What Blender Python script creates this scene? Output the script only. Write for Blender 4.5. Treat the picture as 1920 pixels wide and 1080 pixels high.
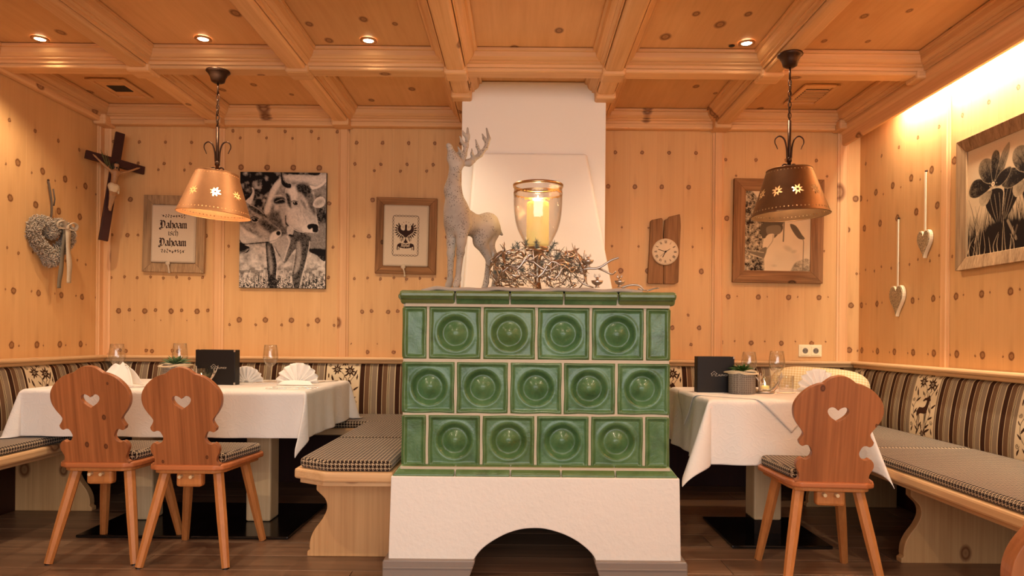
import bpy, bmesh, math, random
import numpy as np
from mathutils import Vector, Matrix, Euler
random.seed(7); RNG = np.random.default_rng(7)
SC = bpy.context.scene
for o in list(bpy.data.objects): bpy.data.objects.remove(o, do_unlink=True)
COL = SC.collection
PI = math.pi
# ------------------------------------------------------------------ camera
cam_d = bpy.data.cameras.new('camera'); cam = bpy.data.objects.new('camera', cam_d); COL.objects.link(cam)
cam_d.sensor_width = 36; cam_d.lens = 24.0
cam_d.shift_x = -15/1920; cam_d.shift_y = 92/1920
cam_d.clip_start = .05
cam.location = (0, 0, 1.0); cam.rotation_euler = (math.radians(90), math.radians(-0.5), 0)
SC.camera = cam
# ------------------------------------------------------------------ world, view
w = bpy.data.worlds.new('world'); SC.world = w; w.use_nodes = True
bg = w.node_tree.nodes['Background']
bg.inputs[0].default_value = (1.0, .97, .95, 1); bg.inputs[1].default_value = .28
vs = SC.view_settings
vs.view_transform = 'Standard'; vs.look = 'None'; vs.gamma = 1; vs.use_curve_mapping = False
vs.exposure = 0.06
# ------------------------------------------------------------------ large area lights: an added neutral fill behind the camera, and the cove strip
def area(name, loc, rot, sx, sy, e, col):
    l = bpy.data.lights.new(name, 'AREA'); l.shape = 'RECTANGLE'; l.size = sx; l.size_y = sy
    l.energy = e; l.color = col
    o = bpy.data.objects.new(name, l); COL.objects.link(o); o.location = loc; o.rotation_euler = rot
    return o
area('front_fill_light', (.2, -2.6, 1.55), (math.radians(90), 0, 0), 4.6, 1.9, 114, (1.0, .985, .97))
area('cove_strip_light', (2.222, 2.66, 2.40), (0, math.radians(-24), 0), .03, 2.9, 52, (1.0, .84, .62))

# ------------------------------------------------------------------ helpers
ROLL = math.radians(0.5)
def at(px, py, D):
    u = px-975; v = py-632
    U = u*math.cos(ROLL)+v*math.sin(ROLL); V = -u*math.sin(ROLL)+v*math.cos(ROLL)
    return Vector((U/1280*D, D, 1-V/1280*D))
def tag(o, label=None, cat=None, group=None, kind=None):
    if label: o['label'] = label
    if cat: o['category'] = cat
    if group: o['group'] = group
    if kind: o['kind'] = kind
    return o
def empty(name, loc=(0,0,0), rz=0, label=None, cat=None, group=None, kind=None):
    o = bpy.data.objects.new(name, None); COL.objects.link(o); o.empty_display_size = .05
    o.location = loc; o.rotation_euler = (0, 0, rz)
    return tag(o, label, cat, group, kind)
def copy_tree(o, parent=None, label=None, group=None):
    c = o.copy(); COL.objects.link(c); c.parent = parent
    if label: c['label'] = label
    if group: c['group'] = group
    for ch in list(o.children): copy_tree(ch, c)
    return c
def copy_part(o, parent, loc=None, rot=None, scale=None):
    c = o.copy(); COL.objects.link(c); c.parent = parent
    if loc is not None: c.location = loc
    if rot is not None: c.rotation_euler = rot
    if scale is not None: c.scale = scale
    return c
def shade_smooth(me, on=True):
    me.polygons.foreach_set('use_smooth', [on]*len(me.polygons)); me.update()
class MB:
    def __init__(s): s.v = []; s.f = []
    def add(s, V, F):
        n = len(s.v); s.v += [tuple(p) for p in V]; s.f += [tuple(i+n for i in f) for f in F]; return s
    def box(s, x0, x1, y0, y1, z0, z1, M=None):
        V = [Vector(p) for p in ((x0,y0,z0),(x1,y0,z0),(x1,y1,z0),(x0,y1,z0),(x0,y0,z1),(x1,y0,z1),(x1,y1,z1),(x0,y1,z1))]
        if M: V = [M @ p for p in V]
        return s.add(V, [(3,2,1,0),(4,5,6,7),(0,1,5,4),(1,2,6,5),(2,3,7,6),(3,0,4,7)])
    def prism(s, poly, fn, a, b):
        """poly: 2-D ccw outline, fn(p, q, t) -> 3-D, extruded from t=a to t=b"""
        n = len(poly)
        V = [fn(p[0], p[1], a) for p in poly] + [fn(p[0], p[1], b) for p in poly]
        F = [tuple(range(n-1, -1, -1)), tuple(range(n, 2*n))] + [(i, (i+1) % n, n+(i+1) % n, n+i) for i in range(n)]
        return s.add(V, F)
    def tube(s, pts, rad, n=8, closed=False, flat=1.0):
        pts = [Vector(p) for p in pts]; m = len(pts)
        if not hasattr(rad, '__len__'): rad = [rad]*m
        V = []; F = []; prev = None
        for i, p in enumerate(pts):
            if closed: t = pts[(i+1) % m]-pts[i-1]
            else: t = pts[min(i+1, m-1)]-pts[max(i-1, 0)]
            if t.length < 1e-9: t = Vector((0,0,1))
            t.normalize()
            if prev is None:
                a = Vector((0,0,1)) if abs(t.z) < .9 else Vector((1,0,0))
                nx = t.cross(a).normalized()
            else:
                nx = (prev - t*prev.dot(t))
                nx = nx.normalized() if nx.length > 1e-6 else t.orthogonal().normalized()
            prev = nx; ny = t.cross(nx)
            for k in range(n):
                an = 2*PI*k/n
                V.append(p + (nx*math.cos(an) + ny*math.sin(an)*flat)*rad[i])
        for i in range(m if closed else m-1):
            j = (i+1) % m
            for k in range(n):
                F.append((i*n+k, i*n+(k+1) % n, j*n+(k+1) % n, j*n+k))
        if not closed:
            F.append(tuple(range(n-1, -1, -1))); F.append(tuple((m-1)*n+k for k in range(n)))
        return s.add(V, F)
    def lathe(s, prof, n=32, M=None, closed=False):
        """prof: list of (r, z); r=0 ends become poles"""
        V = []; F = []; idx = []
        for r, z in prof:
            if r < 1e-6: idx.append([len(V)]); V.append(Vector((0,0,z)))
            else:
                idx.append(list(range(len(V), len(V)+n)))
                V += [Vector((r*math.cos(2*PI*k/n), r*math.sin(2*PI*k/n), z)) for k in range(n)]
        pairs = list(zip(idx[:-1], idx[1:])) + ([(idx[-1], idx[0])] if closed else [])
        for A, B in pairs:
            for k in range(n):
                k2 = (k+1) % n
                if len(A) == 1 and len(B) == 1: continue
                if len(A) == 1: F.append((A[0], B[k2], B[k]))
                elif len(B) == 1: F.append((A[k], A[k2], B[0]))
                else: F.append((A[k], A[k2], B[k2], B[k]))
        if M: V = [M @ p for p in V]
        return s.add(V, F)
    def sphere(s, c, r, n=12, m=8, sc=(1,1,1)):
        prof = [(r*math.sin(PI*i/m), -r*math.cos(PI*i/m)) for i in range(m+1)]
        M = Matrix.Translation(c) @ Matrix.Diagonal((*sc, 1))
        return s.lathe(prof, n, M)
    def grid(s, nu, nv, fn, wrap=False):
        V = [fn(i, j) for j in range(nv) for i in range(nu)]
        F = [(j*nu+i, j*nu+(i+1) % nu, (j+1)*nu+(i+1) % nu, (j+1)*nu+i) for j in range(nv-1) for i in range(nu if wrap else nu-1)]
        return s.add(V, F)
    def mesh(s, name, mat=None, smooth=False):
        me = bpy.data.meshes.new(name); me.from_pydata(s.v, [], s.f); me.update()
        if mat: me.materials.append(mat)
        if smooth: shade_smooth(me)
        return me
    def build(s, name, mat=None, parent=None, smooth=False, bevel=0, seg=2, loc=None, rot=None, fix=True, angle=35, weld=False):
        me = s.mesh(name, mat, smooth)
        if fix or weld:
            bm = bmesh.new(); bm.from_mesh(me)
            if weld: bmesh.ops.remove_doubles(bm, verts=bm.verts, dist=1e-5)
            if fix: bmesh.ops.recalc_face_normals(bm, faces=bm.faces)
            bm.to_mesh(me); bm.free()
        return link(name, me, parent, bevel, seg, loc, rot, angle)
def link(name, me, parent=None, bevel=0, seg=2, loc=None, rot=None, angle=35):
    o = bpy.data.objects.new(name, me); COL.objects.link(o); o.parent = parent
    if bevel:
        b = o.modifiers.new('bevel', 'BEVEL'); b.width = bevel; b.segments = seg; b.limit_method = 'ANGLE'
        b.angle_limit = math.radians(angle)
    if loc is not None: o.location = loc
    if rot is not None: o.rotation_euler = rot
    return o
def spline(pts, n=8, closed=False):
    P = np.array(pts, float); m = len(P); out = []
    segs = m if closed else m-1
    for i in range(segs):
        if closed: p0, p1, p2, p3 = P[i-1], P[i], P[(i+1) % m], P[(i+2) % m]
        else: p0, p1, p2, p3 = P[max(i-1,0)], P[i], P[i+1], P[min(i+2,m-1)]
        for k in range(n):
            t = k/n
            out.append(.5*((2*p1)+(-p0+p2)*t+(2*p0-5*p1+4*p2-p3)*t*t+(-p0+3*p1-3*p2+p3)*t**3))
    if not closed: out.append(P[-1])
    return [tuple(q) for q in out]
# --- implicit surfaces (smooth union of tapered capsules, turned into one mesh)
def surface_net(F, lo, h):
    S = F < 0; dims = F.shape; cd = tuple(d-1 for d in dims)
    acc = np.zeros(cd+(3,)); cnt = np.zeros(cd); edges = []
    for a in range(3):
        s0 = [slice(None)]*3; s1 = [slice(None)]*3; s0[a] = slice(0,-1); s1[a] = slice(1,None)
        F0, F1 = F[tuple(s0)], F[tuple(s1)]
        I = np.argwhere(S[tuple(s0)] != S[tuple(s1)])
        f0 = F0[tuple(I.T)]; f1 = F1[tuple(I.T)]; t = f0/(f0-f1)
        pos = I.astype(float); pos[:,a] += t
        b, c = (a+1) % 3, (a+2) % 3
        for db in (0,1):
            for dc in (0,1):
                J = I.copy(); J[:,b] -= db; J[:,c] -= dc
                ok = (J >= 0).all(1) & (J < np.array(cd)).all(1)
                np.add.at(acc, tuple(J[ok].T), pos[ok]); np.add.at(cnt, tuple(J[ok].T), 1)
        edges.append((a, I, f0 < 0))
    act = cnt > 0; ids = -np.ones(cd, int); ids[act] = np.arange(act.sum())
    V = acc[act]/cnt[act][:,None]*h + np.array(lo)
    faces = []
    for a, I, neg in edges:
        b, c = (a+1) % 3, (a+2) % 3
        ok = (I[:,b] > 0) & (I[:,c] > 0) & (I[:,b] < cd[b]) & (I[:,c] < cd[c])
        I = I[ok]; neg = neg[ok]; q = []
        for db, dc in ((0,0),(1,0),(1,1),(0,1)):
            J = I.copy(); J[:,b] -= db; J[:,c] -= dc; q.append(ids[tuple(J.T)])
        q = np.stack(q, 1); q[~neg] = q[~neg][:, ::-1]; faces.append(q)
    return V, np.concatenate(faces)
def blob(prims, h, pad=.02):
    """prims: (a, b, ra, rb, k) tapered capsules blended with radius k"""
    pts = np.array([p for q in prims for p in (q[0], q[1])], float); rm = max(max(q[2], q[3]) for q in prims)
    lo = pts.min(0)-rm-pad; hi = pts.max(0)+rm+pad
    ax = [np.arange(lo[i], hi[i]+h, h) for i in range(3)]
    G = np.stack(np.meshgrid(*ax, indexing='ij'), -1).astype(np.float32); D = None
    for a, b, ra, rb, k in prims:
        a = np.array(a, np.float32); b = np.array(b, np.float32); ab = b-a; L = max(float(ab@ab), 1e-10)
        t = np.clip(((G-a)@ab)/L, 0, 1)
        d = np.sqrt(((G-a-t[...,None]*ab)**2).sum(-1)) - (ra+(rb-ra)*t)
        if D is None: D = d
        else:
            hh = np.maximum(k-np.abs(D-d), 0)/k
            D = np.minimum(D, d)-hh*hh*k*.25
    return surface_net(D, lo, h)
def blob_obj(name, prims, h, mat, parent=None, loc=None, rot=None):
    V, F = blob(prims, h)
    me = bpy.data.meshes.new(name); me.from_pydata(V.tolist(), [], F.tolist()); me.materials.append(mat); shade_smooth(me)
    return link(name, me, parent, loc=loc, rot=rot)
# ------------------------------------------------------------------ materials (all node based)
def srgb(r, g, b):
    f = lambda c: ((c/255)/12.92 if c/255 <= .04045 else ((c/255+.055)/1.055)**2.4)
    return (f(r), f(g), f(b), 1)
class NT:
    def __init__(s, name):
        s.m = bpy.data.materials.new(name); s.m.use_nodes = True; s.t = s.m.node_tree
        s.b = s.t.nodes['Principled BSDF']; s.out = s.t.nodes['Material Output']
    def n(s, typ, **kw):
        x = s.t.nodes.new('ShaderNode'+typ)
        for k, v in kw.items(): setattr(x, k, v)
        return x
    def l(s, a, b): s.t.links.new(a, b)
    def put(s, sock, v):
        if hasattr(v, 'is_output') or isinstance(v, bpy.types.NodeSocket): s.l(v, sock)
        elif v is not None: sock.default_value = v
    def math(s, op, a, b=None, c=None, clamp=False):
        x = s.n('Math', operation=op, use_clamp=clamp)
        s.put(x.inputs[0], a)
        if b is not None: s.put(x.inputs[1], b)
        if c is not None: s.put(x.inputs[2], c)
        return x.outputs[0]
    def vmath(s, op, a, b=None):
        x = s.n('VectorMath', operation=op); s.put(x.inputs[0], a)
        if b is not None: s.put(x.inputs[1], b)
        return x.outputs[0]
    def mix(s, f, a, b, mode='MIX'):
        x = s.n('Mix', data_type='RGBA', blend_type=mode); s.put(x.inputs[0], f); s.put(x.inputs[6], a); s.put(x.inputs[7], b)
        return x.outputs[2]
    def ramp(s, f, stops, interp='LINEAR'):
        x = s.n('ValToRGB'); r = x.color_ramp; r.interpolation = interp
        while len(r.elements) < len(stops): r.elements.new(.5)
        for e, (p, c) in zip(r.elements, stops):
            e.position = p; e.color = c if len(c) == 4 else (*c, 1)
        s.put(x.inputs[0], f); return x.outputs[0]
    def noise(s, vec, scale, detail=4, rough=.55, dist=0):
        x = s.n('TexNoise'); s.put(x.inputs['Vector'], vec); x.inputs['Scale'].default_value = scale
        x.inputs['Detail'].default_value = detail; x.inputs['Roughness'].default_value = rough; x.inputs['Distortion'].default_value = dist
        return x.outputs['Fac']
    def map(s, vec, scale=(1,1,1), loc=(0,0,0), rot=(0,0,0)):
        x = s.n('Mapping'); s.put(x.inputs['Vector'], vec); x.inputs['Scale'].default_value = scale
        s.put(x.inputs['Location'], loc); x.inputs['Rotation'].default_value = rot; return x.outputs[0]
    def coord(s, which='Object'): return s.n('TexCoord').outputs[which]
    def rand(s): return s.n('ObjectInfo').outputs['Random']
    def bump(s, h, strength=.3, dist=.01):
        x = s.n('Bump'); x.inputs['Strength'].default_value = strength; x.inputs['Distance'].default_value = dist
        s.put(x.inputs['Height'], h); s.l(x.outputs[0], s.b.inputs['Normal']); return x
    def set(s, color=None, rough=None, metal=None, spec=None, coat=None, **kw):
        for k, v in (('Base Color', color), ('Roughness', rough), ('Metallic', metal), ('Specular IOR Level', spec), ('Coat Weight', coat)):
            if v is not None: s.put(s.b.inputs[k], v)
        for k, v in kw.items(): s.put(s.b.inputs[k], v)
        return s
def wood(name, light, dark, axis=2, across=22, along=1.1, rough=.5, knots=0, knot_col=None, plank_knots=None, tint=.10, contrast=(.30,.72), bump=.12, spec=.3, knot_dens=.5, coat=None):
    """axis: grain direction (object space). knots: scale of scattered knots; plank_knots: explicit (x, z, r) in object space"""
    t = NT(name); co = t.coord(); rnd = t.rand()
    off = t.n('CombineXYZ'); 
    for i, k in enumerate((17.3, 9.1, 23.7)): t.put(off.inputs[i], t.math('MULTIPLY', rnd, k))
    cr = t.vmath('ADD', co, off.outputs[0])
    sc = [across]*3; sc[axis] = along
    g1 = t.noise(t.map(cr, sc), 1.0, 5, .6, .6)
    sc2 = [across*6]*3; sc2[axis] = along*1.5
    g2 = t.noise(t.map(cr, sc2), 1.0, 3, .5)
    big = t.noise(cr, 2.2, 2, .5)
    f = t.math('ADD', t.math('MULTIPLY', g1, .62), t.math('MULTIPLY', g2, .38))
    mid = tuple((a+b)/2 for a, b in zip(light, dark))
    c = t.ramp(f, [(contrast[0], dark), ((contrast[0]+contrast[1])/2, mid), (contrast[1], light)])
    c = t.mix(t.math('MULTIPLY', big, .35), c, light)
    hsv = t.n('HueSaturation'); t.put(hsv.inputs['Value'], t.math('ADD', 1-tint, t.math('MULTIPLY', rnd, 2*tint))); t.put(hsv.inputs['Color'], c)
    c = hsv.outputs[0]
    kc = knot_col or srgb(112, 62, 30)
    if knots:
        oth = [k for k in range(3) if k != axis]; sx_ = t.n('SeparateXYZ'); t.l(cr, sx_.inputs[0]); cb = t.n('CombineXYZ')
        t.put(cb.inputs[0], t.math('MULTIPLY', sx_.outputs[axis], .7)); t.put(cb.inputs[1], t.math('ADD', sx_.outputs[oth[0]], sx_.outputs[oth[1]]))
        v = t.n('TexVoronoi'); v.feature = 'F1'; v.voronoi_dimensions = '2D'; t.l(cb.outputs[0], v.inputs['Vector']); v.inputs['Scale'].default_value = knots
        v.inputs['Randomness'].default_value = 1
        sep = t.n('SeparateColor'); t.l(v.outputs['Color'], sep.inputs[0])
        keep = t.math('GREATER_THAN', sep.outputs[0], 1-knot_dens)
        rad = t.math('ADD', .060, t.math('MULTIPLY', sep.outputs[1], .075))
        d = t.math('DIVIDE', v.outputs['Distance'], rad)
        m = t.ramp(d, [(0, (.75,.75,.75)), (.32, (.55,.55,.55)), (.55, (1,1,1)), (.72, (.7,.7,.7)), (1.0, (.0,.0,.0))])
        c = t.mix(t.math('MULTIPLY', t.math('MULTIPLY', m, keep), .92), c, kc)
    if plank_knots:
        sx = t.n('SeparateXYZ'); t.l(co, sx.inputs[0]); X = sx.outputs[0]; Z = sx.outputs[2]
        wob = t.math('MULTIPLY', t.math('SUBTRACT', t.noise(cr, 60, 2), .5), .012)
        tot = None; halo = None
        for (kx, kz, kr) in plank_knots:
            dx = t.math('DIVIDE', t.math('ADD', t.math('SUBTRACT', X, kx), wob), kr)
            dz = t.math('DIVIDE', t.math('ADD', t.math('SUBTRACT', Z, kz), wob), kr*1.05)
            d = t.math('SQRT', t.math('ADD', t.math('MULTIPLY', dx, dx), t.math('MULTIPLY', dz, dz)))
            tot = d if tot is None else t.math('MINIMUM', tot, d)
            # faint streak of darker grain above and below the knot
            dh = t.math('SQRT', t.math('ADD', t.math('MULTIPLY', dx, dx), t.math('MULTIPLY', t.math('MULTIPLY', dz, dz), .035)))
            halo = dh if halo is None else t.math('MINIMUM', halo, dh)
        m = t.ramp(t.math('MULTIPLY', tot, .8), [(0, (.7,.7,.7)), (.30, (.52,.52,.52)), (.55, (.95,.95,.95)), (.68, (.85,.85,.85)), (.86, (0,0,0))])
        hm = t.ramp(t.math('MULTIPLY', halo, .8), [(0, (.28,.28,.28)), (.9, (0,0,0))])
        c = t.mix(hm, c, t.mix(.5, dark, kc)); c = t.mix(m, c, kc)
    t.set(c, rough, spec=spec, coat=coat)
    t.bump(f, bump, .004)
    return t.m
def plain(name, col, rough=.5, metal=0, spec=.5, noise=0, nscale=40, bump=0, bscale=80, bdist=.003, **kw):
    t = NT(name); c = col
    if noise or bump: co = t.coord()
    if noise:
        d = tuple(x*(1-noise) for x in col[:3])+(1,); c = t.mix(t.noise(co, nscale, 4), d, col)
    if bump: t.bump(t.noise(co, bscale, 5, .6), bump, bdist)
    t.set(c, rough, metal, spec, **kw)
    return t.m
M = {}
PL, PD = srgb(222, 176, 121), srgb(197, 147, 90)
M['pine'] = wood('pine', PL, PD, axis=0, knots=2.6)
M['pine_x'] = wood('pine_beam_crosswise', srgb(232,184,132), srgb(200,146,92), axis=0, knots=3.4, knot_dens=.45)
M['pine_y'] = wood('pine_beam_depthwise', srgb(232,184,132), srgb(200,146,92), axis=1, knots=3.4, knot_dens=.45)
M['pine_z'] = wood('pine_upright', srgb(232,184,132), srgb(206,150,98), axis=2, knots=2.0, knot_dens=.3)
M['pine_panel'] = wood('pine_ceiling_panel', srgb(228,178,124), srgb(200,146,92), axis=1, across=9, along=1.6, knots=4.0, knot_dens=.8, contrast=(.25,.8))
M['bench'] = wood('bench_pine_x', srgb(230,192,144), srgb(196,150,102), axis=0, knots=3, knot_dens=.4)
M['bench_y'] = wood('bench_pine_y', srgb(230,192,144), srgb(196,150,102), axis=1, knots=3, knot_dens=.4)
M['bench_z'] = wood('bench_pine_z', srgb(222,176,122), srgb(190,140,90), axis=2, knots=3.0, knot_dens=.45)
M['ash'] = wood('pale_table_leg', srgb(226,200,160), srgb(196,164,120), axis=2, knots=0)
M['chair'] = wood('reddish_pine', srgb(182,112,64), srgb(122,68,34), axis=2, across=20, knots=11, knot_dens=.2, contrast=(.34,.66), knot_col=srgb(58,22,10), rough=.38, spec=.5, tint=.06)
M['chair_seat'] = wood('reddish_pine_seat', srgb(200,122,72), srgb(152,84,44), axis=0, across=14, rough=.38, spec=.5)
M['chair_leg'] = wood('honey_leg', srgb(206,138,78), srgb(170,102,52), axis=2, across=26, rough=.42)
M['oldwood_x'] = wood('weathered_wood_x', srgb(170,122,80), srgb(84,54,32), axis=0, across=34, along=2, rough=.8, contrast=(.32,.66), knots=5, knot_dens=.3, knot_col=srgb(48,28,16), bump=.5, spec=.15, tint=.05)
M['oldwood_z'] = wood('weathered_wood_z', srgb(166,118,78), srgb(80,52,32), axis=2, across=34, along=2, rough=.8, contrast=(.32,.66), knots=5, knot_dens=.3, knot_col=srgb(48,28,16), bump=.5, spec=.15, tint=.05)
M['greywood_z'] = wood('grey_weathered_wood', srgb(186,150,110), srgb(112,84,58), axis=2, across=40, along=2, rough=.85, contrast=(.34,.64), bump=.6, spec=.15)
M['greywood_y'] = wood('grey_weathered_wood_y', srgb(182,142,100), srgb(104,76,52), axis=1, across=40, along=2, rough=.85, contrast=(.34,.64), bump=.6, spec=.15)
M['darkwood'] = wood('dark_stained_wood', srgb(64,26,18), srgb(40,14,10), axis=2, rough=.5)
M['floor'] = wood('dark_oak_floor', srgb(160,124,96), srgb(82,61,47), axis=0, across=16, along=1.2, rough=.36, contrast=(.30,.70), tint=.22, spec=.5, bump=.15)
M['plaster'] = plain('white_plaster', srgb(240,234,226), .9, spec=.2, noise=.05, nscale=6, bump=.5, bscale=42, bdist=.006)
M['plaster_fine'] = plain('smooth_plaster', srgb(242,236,226), .9, spec=.2, noise=.03, nscale=5, bump=.22, bscale=30, bdist=.005)
M['greypaint'] = plain('grey_gloss_paint', srgb(140,126,116), .32, spec=.5, noise=.08, nscale=20, bump=.1, bscale=20)
M['grout'] = plain('pale_grout', srgb(206,194,172), .9, spec=.2, noise=.15, nscale=50)
def glaze():
    t = NT('green_glaze'); co = t.coord(); rnd = t.rand()
    off = t.n('CombineXYZ'); t.put(off.inputs[0], t.math('MULTIPLY', rnd, 31.0)); t.put(off.inputs[1], t.math('MULTIPLY', rnd, 7.0))
    cr = t.vmath('ADD', co, off.outputs[0])
    n1 = t.noise(cr, 9, 4, .6, .8); n2 = t.noise(cr, 46, 3, .6)
    c = t.ramp(n1, [(.25, srgb(50,82,46)), (.5, srgb(74,114,70)), (.75, srgb(98,134,90))])
    c = t.mix(t.math('MULTIPLY', t.math('POWER', rnd, 2.0), .30), c, srgb(96,108,36))
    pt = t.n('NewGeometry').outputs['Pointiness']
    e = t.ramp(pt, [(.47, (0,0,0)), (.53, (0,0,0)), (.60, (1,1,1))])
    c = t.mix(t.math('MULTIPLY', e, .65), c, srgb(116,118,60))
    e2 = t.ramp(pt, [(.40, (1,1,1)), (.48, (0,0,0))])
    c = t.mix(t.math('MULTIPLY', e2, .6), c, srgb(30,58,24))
    t.set(c, .34, spec=.42, coat=.3); t.b.inputs['Coat Roughness'].default_value = .15
    t.bump(t.math('ADD', n2, t.math('MULTIPLY', n1, 2.5)), .30, .005)
    return t.m
M['glaze'] = glaze()
def hound():
    t = NT('houndstooth_fabric'); tc = t.n('TexCoord'); sp = t.n('SeparateXYZ'); t.l(tc.outputs['Object'], sp.inputs[0])
    sn = t.n('SeparateXYZ'); t.l(tc.outputs['Normal'], sn.inputs[0])
    ax = t.math('GREATER_THAN', t.math('ABSOLUTE', sn.outputs[0]), .75); ay = t.math('GREATER_THAN', t.math('ABSOLUTE', sn.outputs[1]), .75)
    def sel(f, a, b): return t.math('ADD', t.math('MULTIPLY', a, t.math('SUBTRACT', 1.0, f)), t.math('MULTIPLY', b, f))
    u = sel(ax, sp.outputs[0], sp.outputs[2]); v = sel(ay, sp.outputs[1], sp.outputs[2])
    N = 8/.017
    i = t.math('FLOOR', t.math('MULTIPLY', t.math('ADD', u, 20.0), N)); j = t.math('FLOOR', t.math('MULTIPLY', t.math('ADD', v, 20.0), N))
    wi = t.math('LESS_THAN', t.math('MODULO', i, 8.0), 2.5); wj = t.math('LESS_THAN', t.math('MODULO', j, 8.0), 2.5)
    tw = t.math('LESS_THAN', t.math('MODULO', t.math('ADD', i, j), 4.0), 1.5)
    f = sel(tw, wi, wj)
    c = t.mix(f, srgb(42,28,21), srgb(188,166,136))
    t.set(c, .95, spec=.1); t.b.inputs['Sheen Weight'].default_value = .15
    t.bump(t.noise(tc.outputs['Object'], 500, 2), .2, .001)
    return t.m
M['hound'] = hound()
def vcol(name, rough=.9, spec=.15, bump=None):
    t = NT(name); a = t.n('VertexColor'); a.layer_name = 'Col'
    t.set(a.outputs[0], rough, spec=spec)
    if bump: t.bump(t.noise(t.coord(), bump, 2), .15, .001)
    return t.m
M['woven'] = vcol('woven_upholstery', .95, .1, 900)
M['print'] = vcol('printed_canvas', .75, .2)
def cloth():
    t = NT('white_damask'); co = t.coord()
    dist = t.n('TexWave'); dist.wave_type = 'RINGS'; t.l(t.vmath('ADD', co, (3.1,1.7,.4)), dist.inputs['Vector'])
    dist.inputs['Scale'].default_value = 5; dist.inputs['Distortion'].default_value = 22; dist.inputs['Detail'].default_value = 2; dist.inputs['Detail Scale'].default_value = 1.6
    f = t.ramp(dist.outputs['Fac'], [(.2,(0,0,0)), (.5,(1,1,1)), (.8,(0,0,0))])
    t.set(srgb(240,235,228), .85, spec=.2)
    t.b.inputs['Sheen Weight'].default_value = .1
    h = t.math('ADD', t.math('MULTIPLY', f, .34), t.math('MULTIPLY', t.noise(co, 26, 4), .9))
    t.bump(h, .28, .006)
    return t.m
M['cloth'] = cloth()
M['napkin'] = plain('white_napkin', srgb(246,240,232), .9, spec=.15, bump=.1, bscale=200)
def thin_glass(name, tint, refl=.9, seeds=False):
    t = NT(name); t.t.nodes.remove(t.b)
    tr = t.n('BsdfTransparent'); tr.inputs[0].default_value = tint; gl = t.n('BsdfGlossy'); gl.inputs['Roughness'].default_value = .03
    lw = t.n('LayerWeight'); lw.inputs['Blend'].default_value = .5; mx = t.n('MixShader')
    t.put(mx.inputs[0], t.math('ADD', .07, t.math('MULTIPLY', t.math('POWER', lw.outputs['Facing'], 3.0), refl*.85))); t.l(tr.outputs[0], mx.inputs[1]); t.l(gl.outputs[0], mx.inputs[2]); t.l(mx.outputs[0], t.out.inputs[0])
    if seeds:
        bp = t.n('Bump'); bp.inputs['Strength'].default_value = .25; bp.inputs['Distance'].default_value = .004
        t.put(bp.inputs['Height'], t.noise(t.coord(), 30, 3)); t.l(bp.outputs[0], gl.inputs['Normal']); t.l(bp.outputs[0], lw.inputs['Normal'])
    return t.m
M['glass'] = thin_glass('clear_glass', (.965,.965,.955,1))
M['seedglass'] = thin_glass('seedy_glass', (.985,.975,.955,1), .9, True)
M['silver'] = plain('cast_silver_metal', srgb(214,204,192), .32, 1.0, noise=.25, nscale=60)
M['antler'] = plain('bronzed_silver_antler', srgb(206,182,156), .34, 1.0, noise=.4, nscale=30)
M['steel'] = plain('polished_steel', srgb(210,204,196), .2, 1.0)
M['blacksteel'] = plain('black_steel', srgb(16,15,15), .16, 0, .6)
M['gold'] = plain('gold_leaf_rim', srgb(214,176,128), .3, 1.0, noise=.4, nscale=70)
def stone():
    t = NT('pitted_stone'); co = t.coord(); n = t.noise(co, 9, 4)
    c = t.ramp(n, [(.3, srgb(158,146,132)), (.7, srgb(196,184,168))])
    v = t.n('TexVoronoi'); t.put(v.inputs['Vector'], co); v.inputs['Scale'].default_value = 150
    n2 = t.noise(co, 14, 3)
    sp = t.math('MULTIPLY', t.math('LESS_THAN', t.math('ADD', v.outputs['Distance'], t.math('MULTIPLY', t.noise(co, 260, 2), .25)), .40), t.math('GREATER_THAN', n2, .49))
    t.set(t.mix(t.math('MULTIPLY', sp, .85), c, srgb(72,60,52)), .9, spec=.15)
    t.bump(t.math('SUBTRACT', t.noise(co, 50, 4), sp), .3, .004); return t.m
M['stone'] = stone()
def copper(name, a, b, rough):
    t = NT(name); co = t.coord(); n = t.noise(co, 11, 5, .65, .5)
    t.set(t.mix(n, a, b), rough, .7); t.bump(n, .06, .004); return t.m
M['copper'] = copper('burnished_copper', srgb(150,102,64), srgb(194,142,94), .55)
M['bronze'] = copper('dark_bronzed_copper', srgb(84,58,36), srgb(128,92,58), .42)
M['iron'] = plain('dark_bronze_iron', srgb(74,50,36), .42, .8, noise=.4, nscale=50)
def emit(name, col, s):
    t = NT(name); t.set(col, .5); t.b.inputs['Emission Color'].default_value = col; t.b.inputs['Emission Strength'].default_value = s; return t.m
M['bulb'] = emit('warm_bulb', srgb(255,214,150), 45)
M['spot_lens'] = emit('downlight_lens', srgb(255,232,190), 25)
M['flame'] = emit('candle_flame', srgb(255,214,130), 40)
def wax():
    t = NT('ivory_wax'); t.set(srgb(246,226,168), .5, spec=.3); t.b.inputs['Subsurface Weight'].default_value = .6
    t.b.inputs['Subsurface Radius'].default_value = (.06,.035,.012); t.b.inputs['Subsurface Scale'].default_value = .6
    t.b.inputs['Emission Color'].default_value = srgb(255,206,110); t.b.inputs['Emission Strength'].default_value = .35; return t.m
M['wax'] = wax()
M['felt'] = plain('grey_felt', srgb(176,164,152), 1, spec=.05, noise=.12, nscale=60, bump=.4, bscale=160)
M['black'] = plain('black_leatherette', srgb(24,19,17), .42, spec=.35, bump=.12, bscale=260)
M['blackpages'] = plain('dark_page_block', srgb(40,32,28), .6)
M['ink'] = plain('dark_brown_print', srgb(52,28,22), .8, spec=.1)
M['logo'] = plain('silver_foil_print', srgb(205,190,170), .5)
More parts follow.
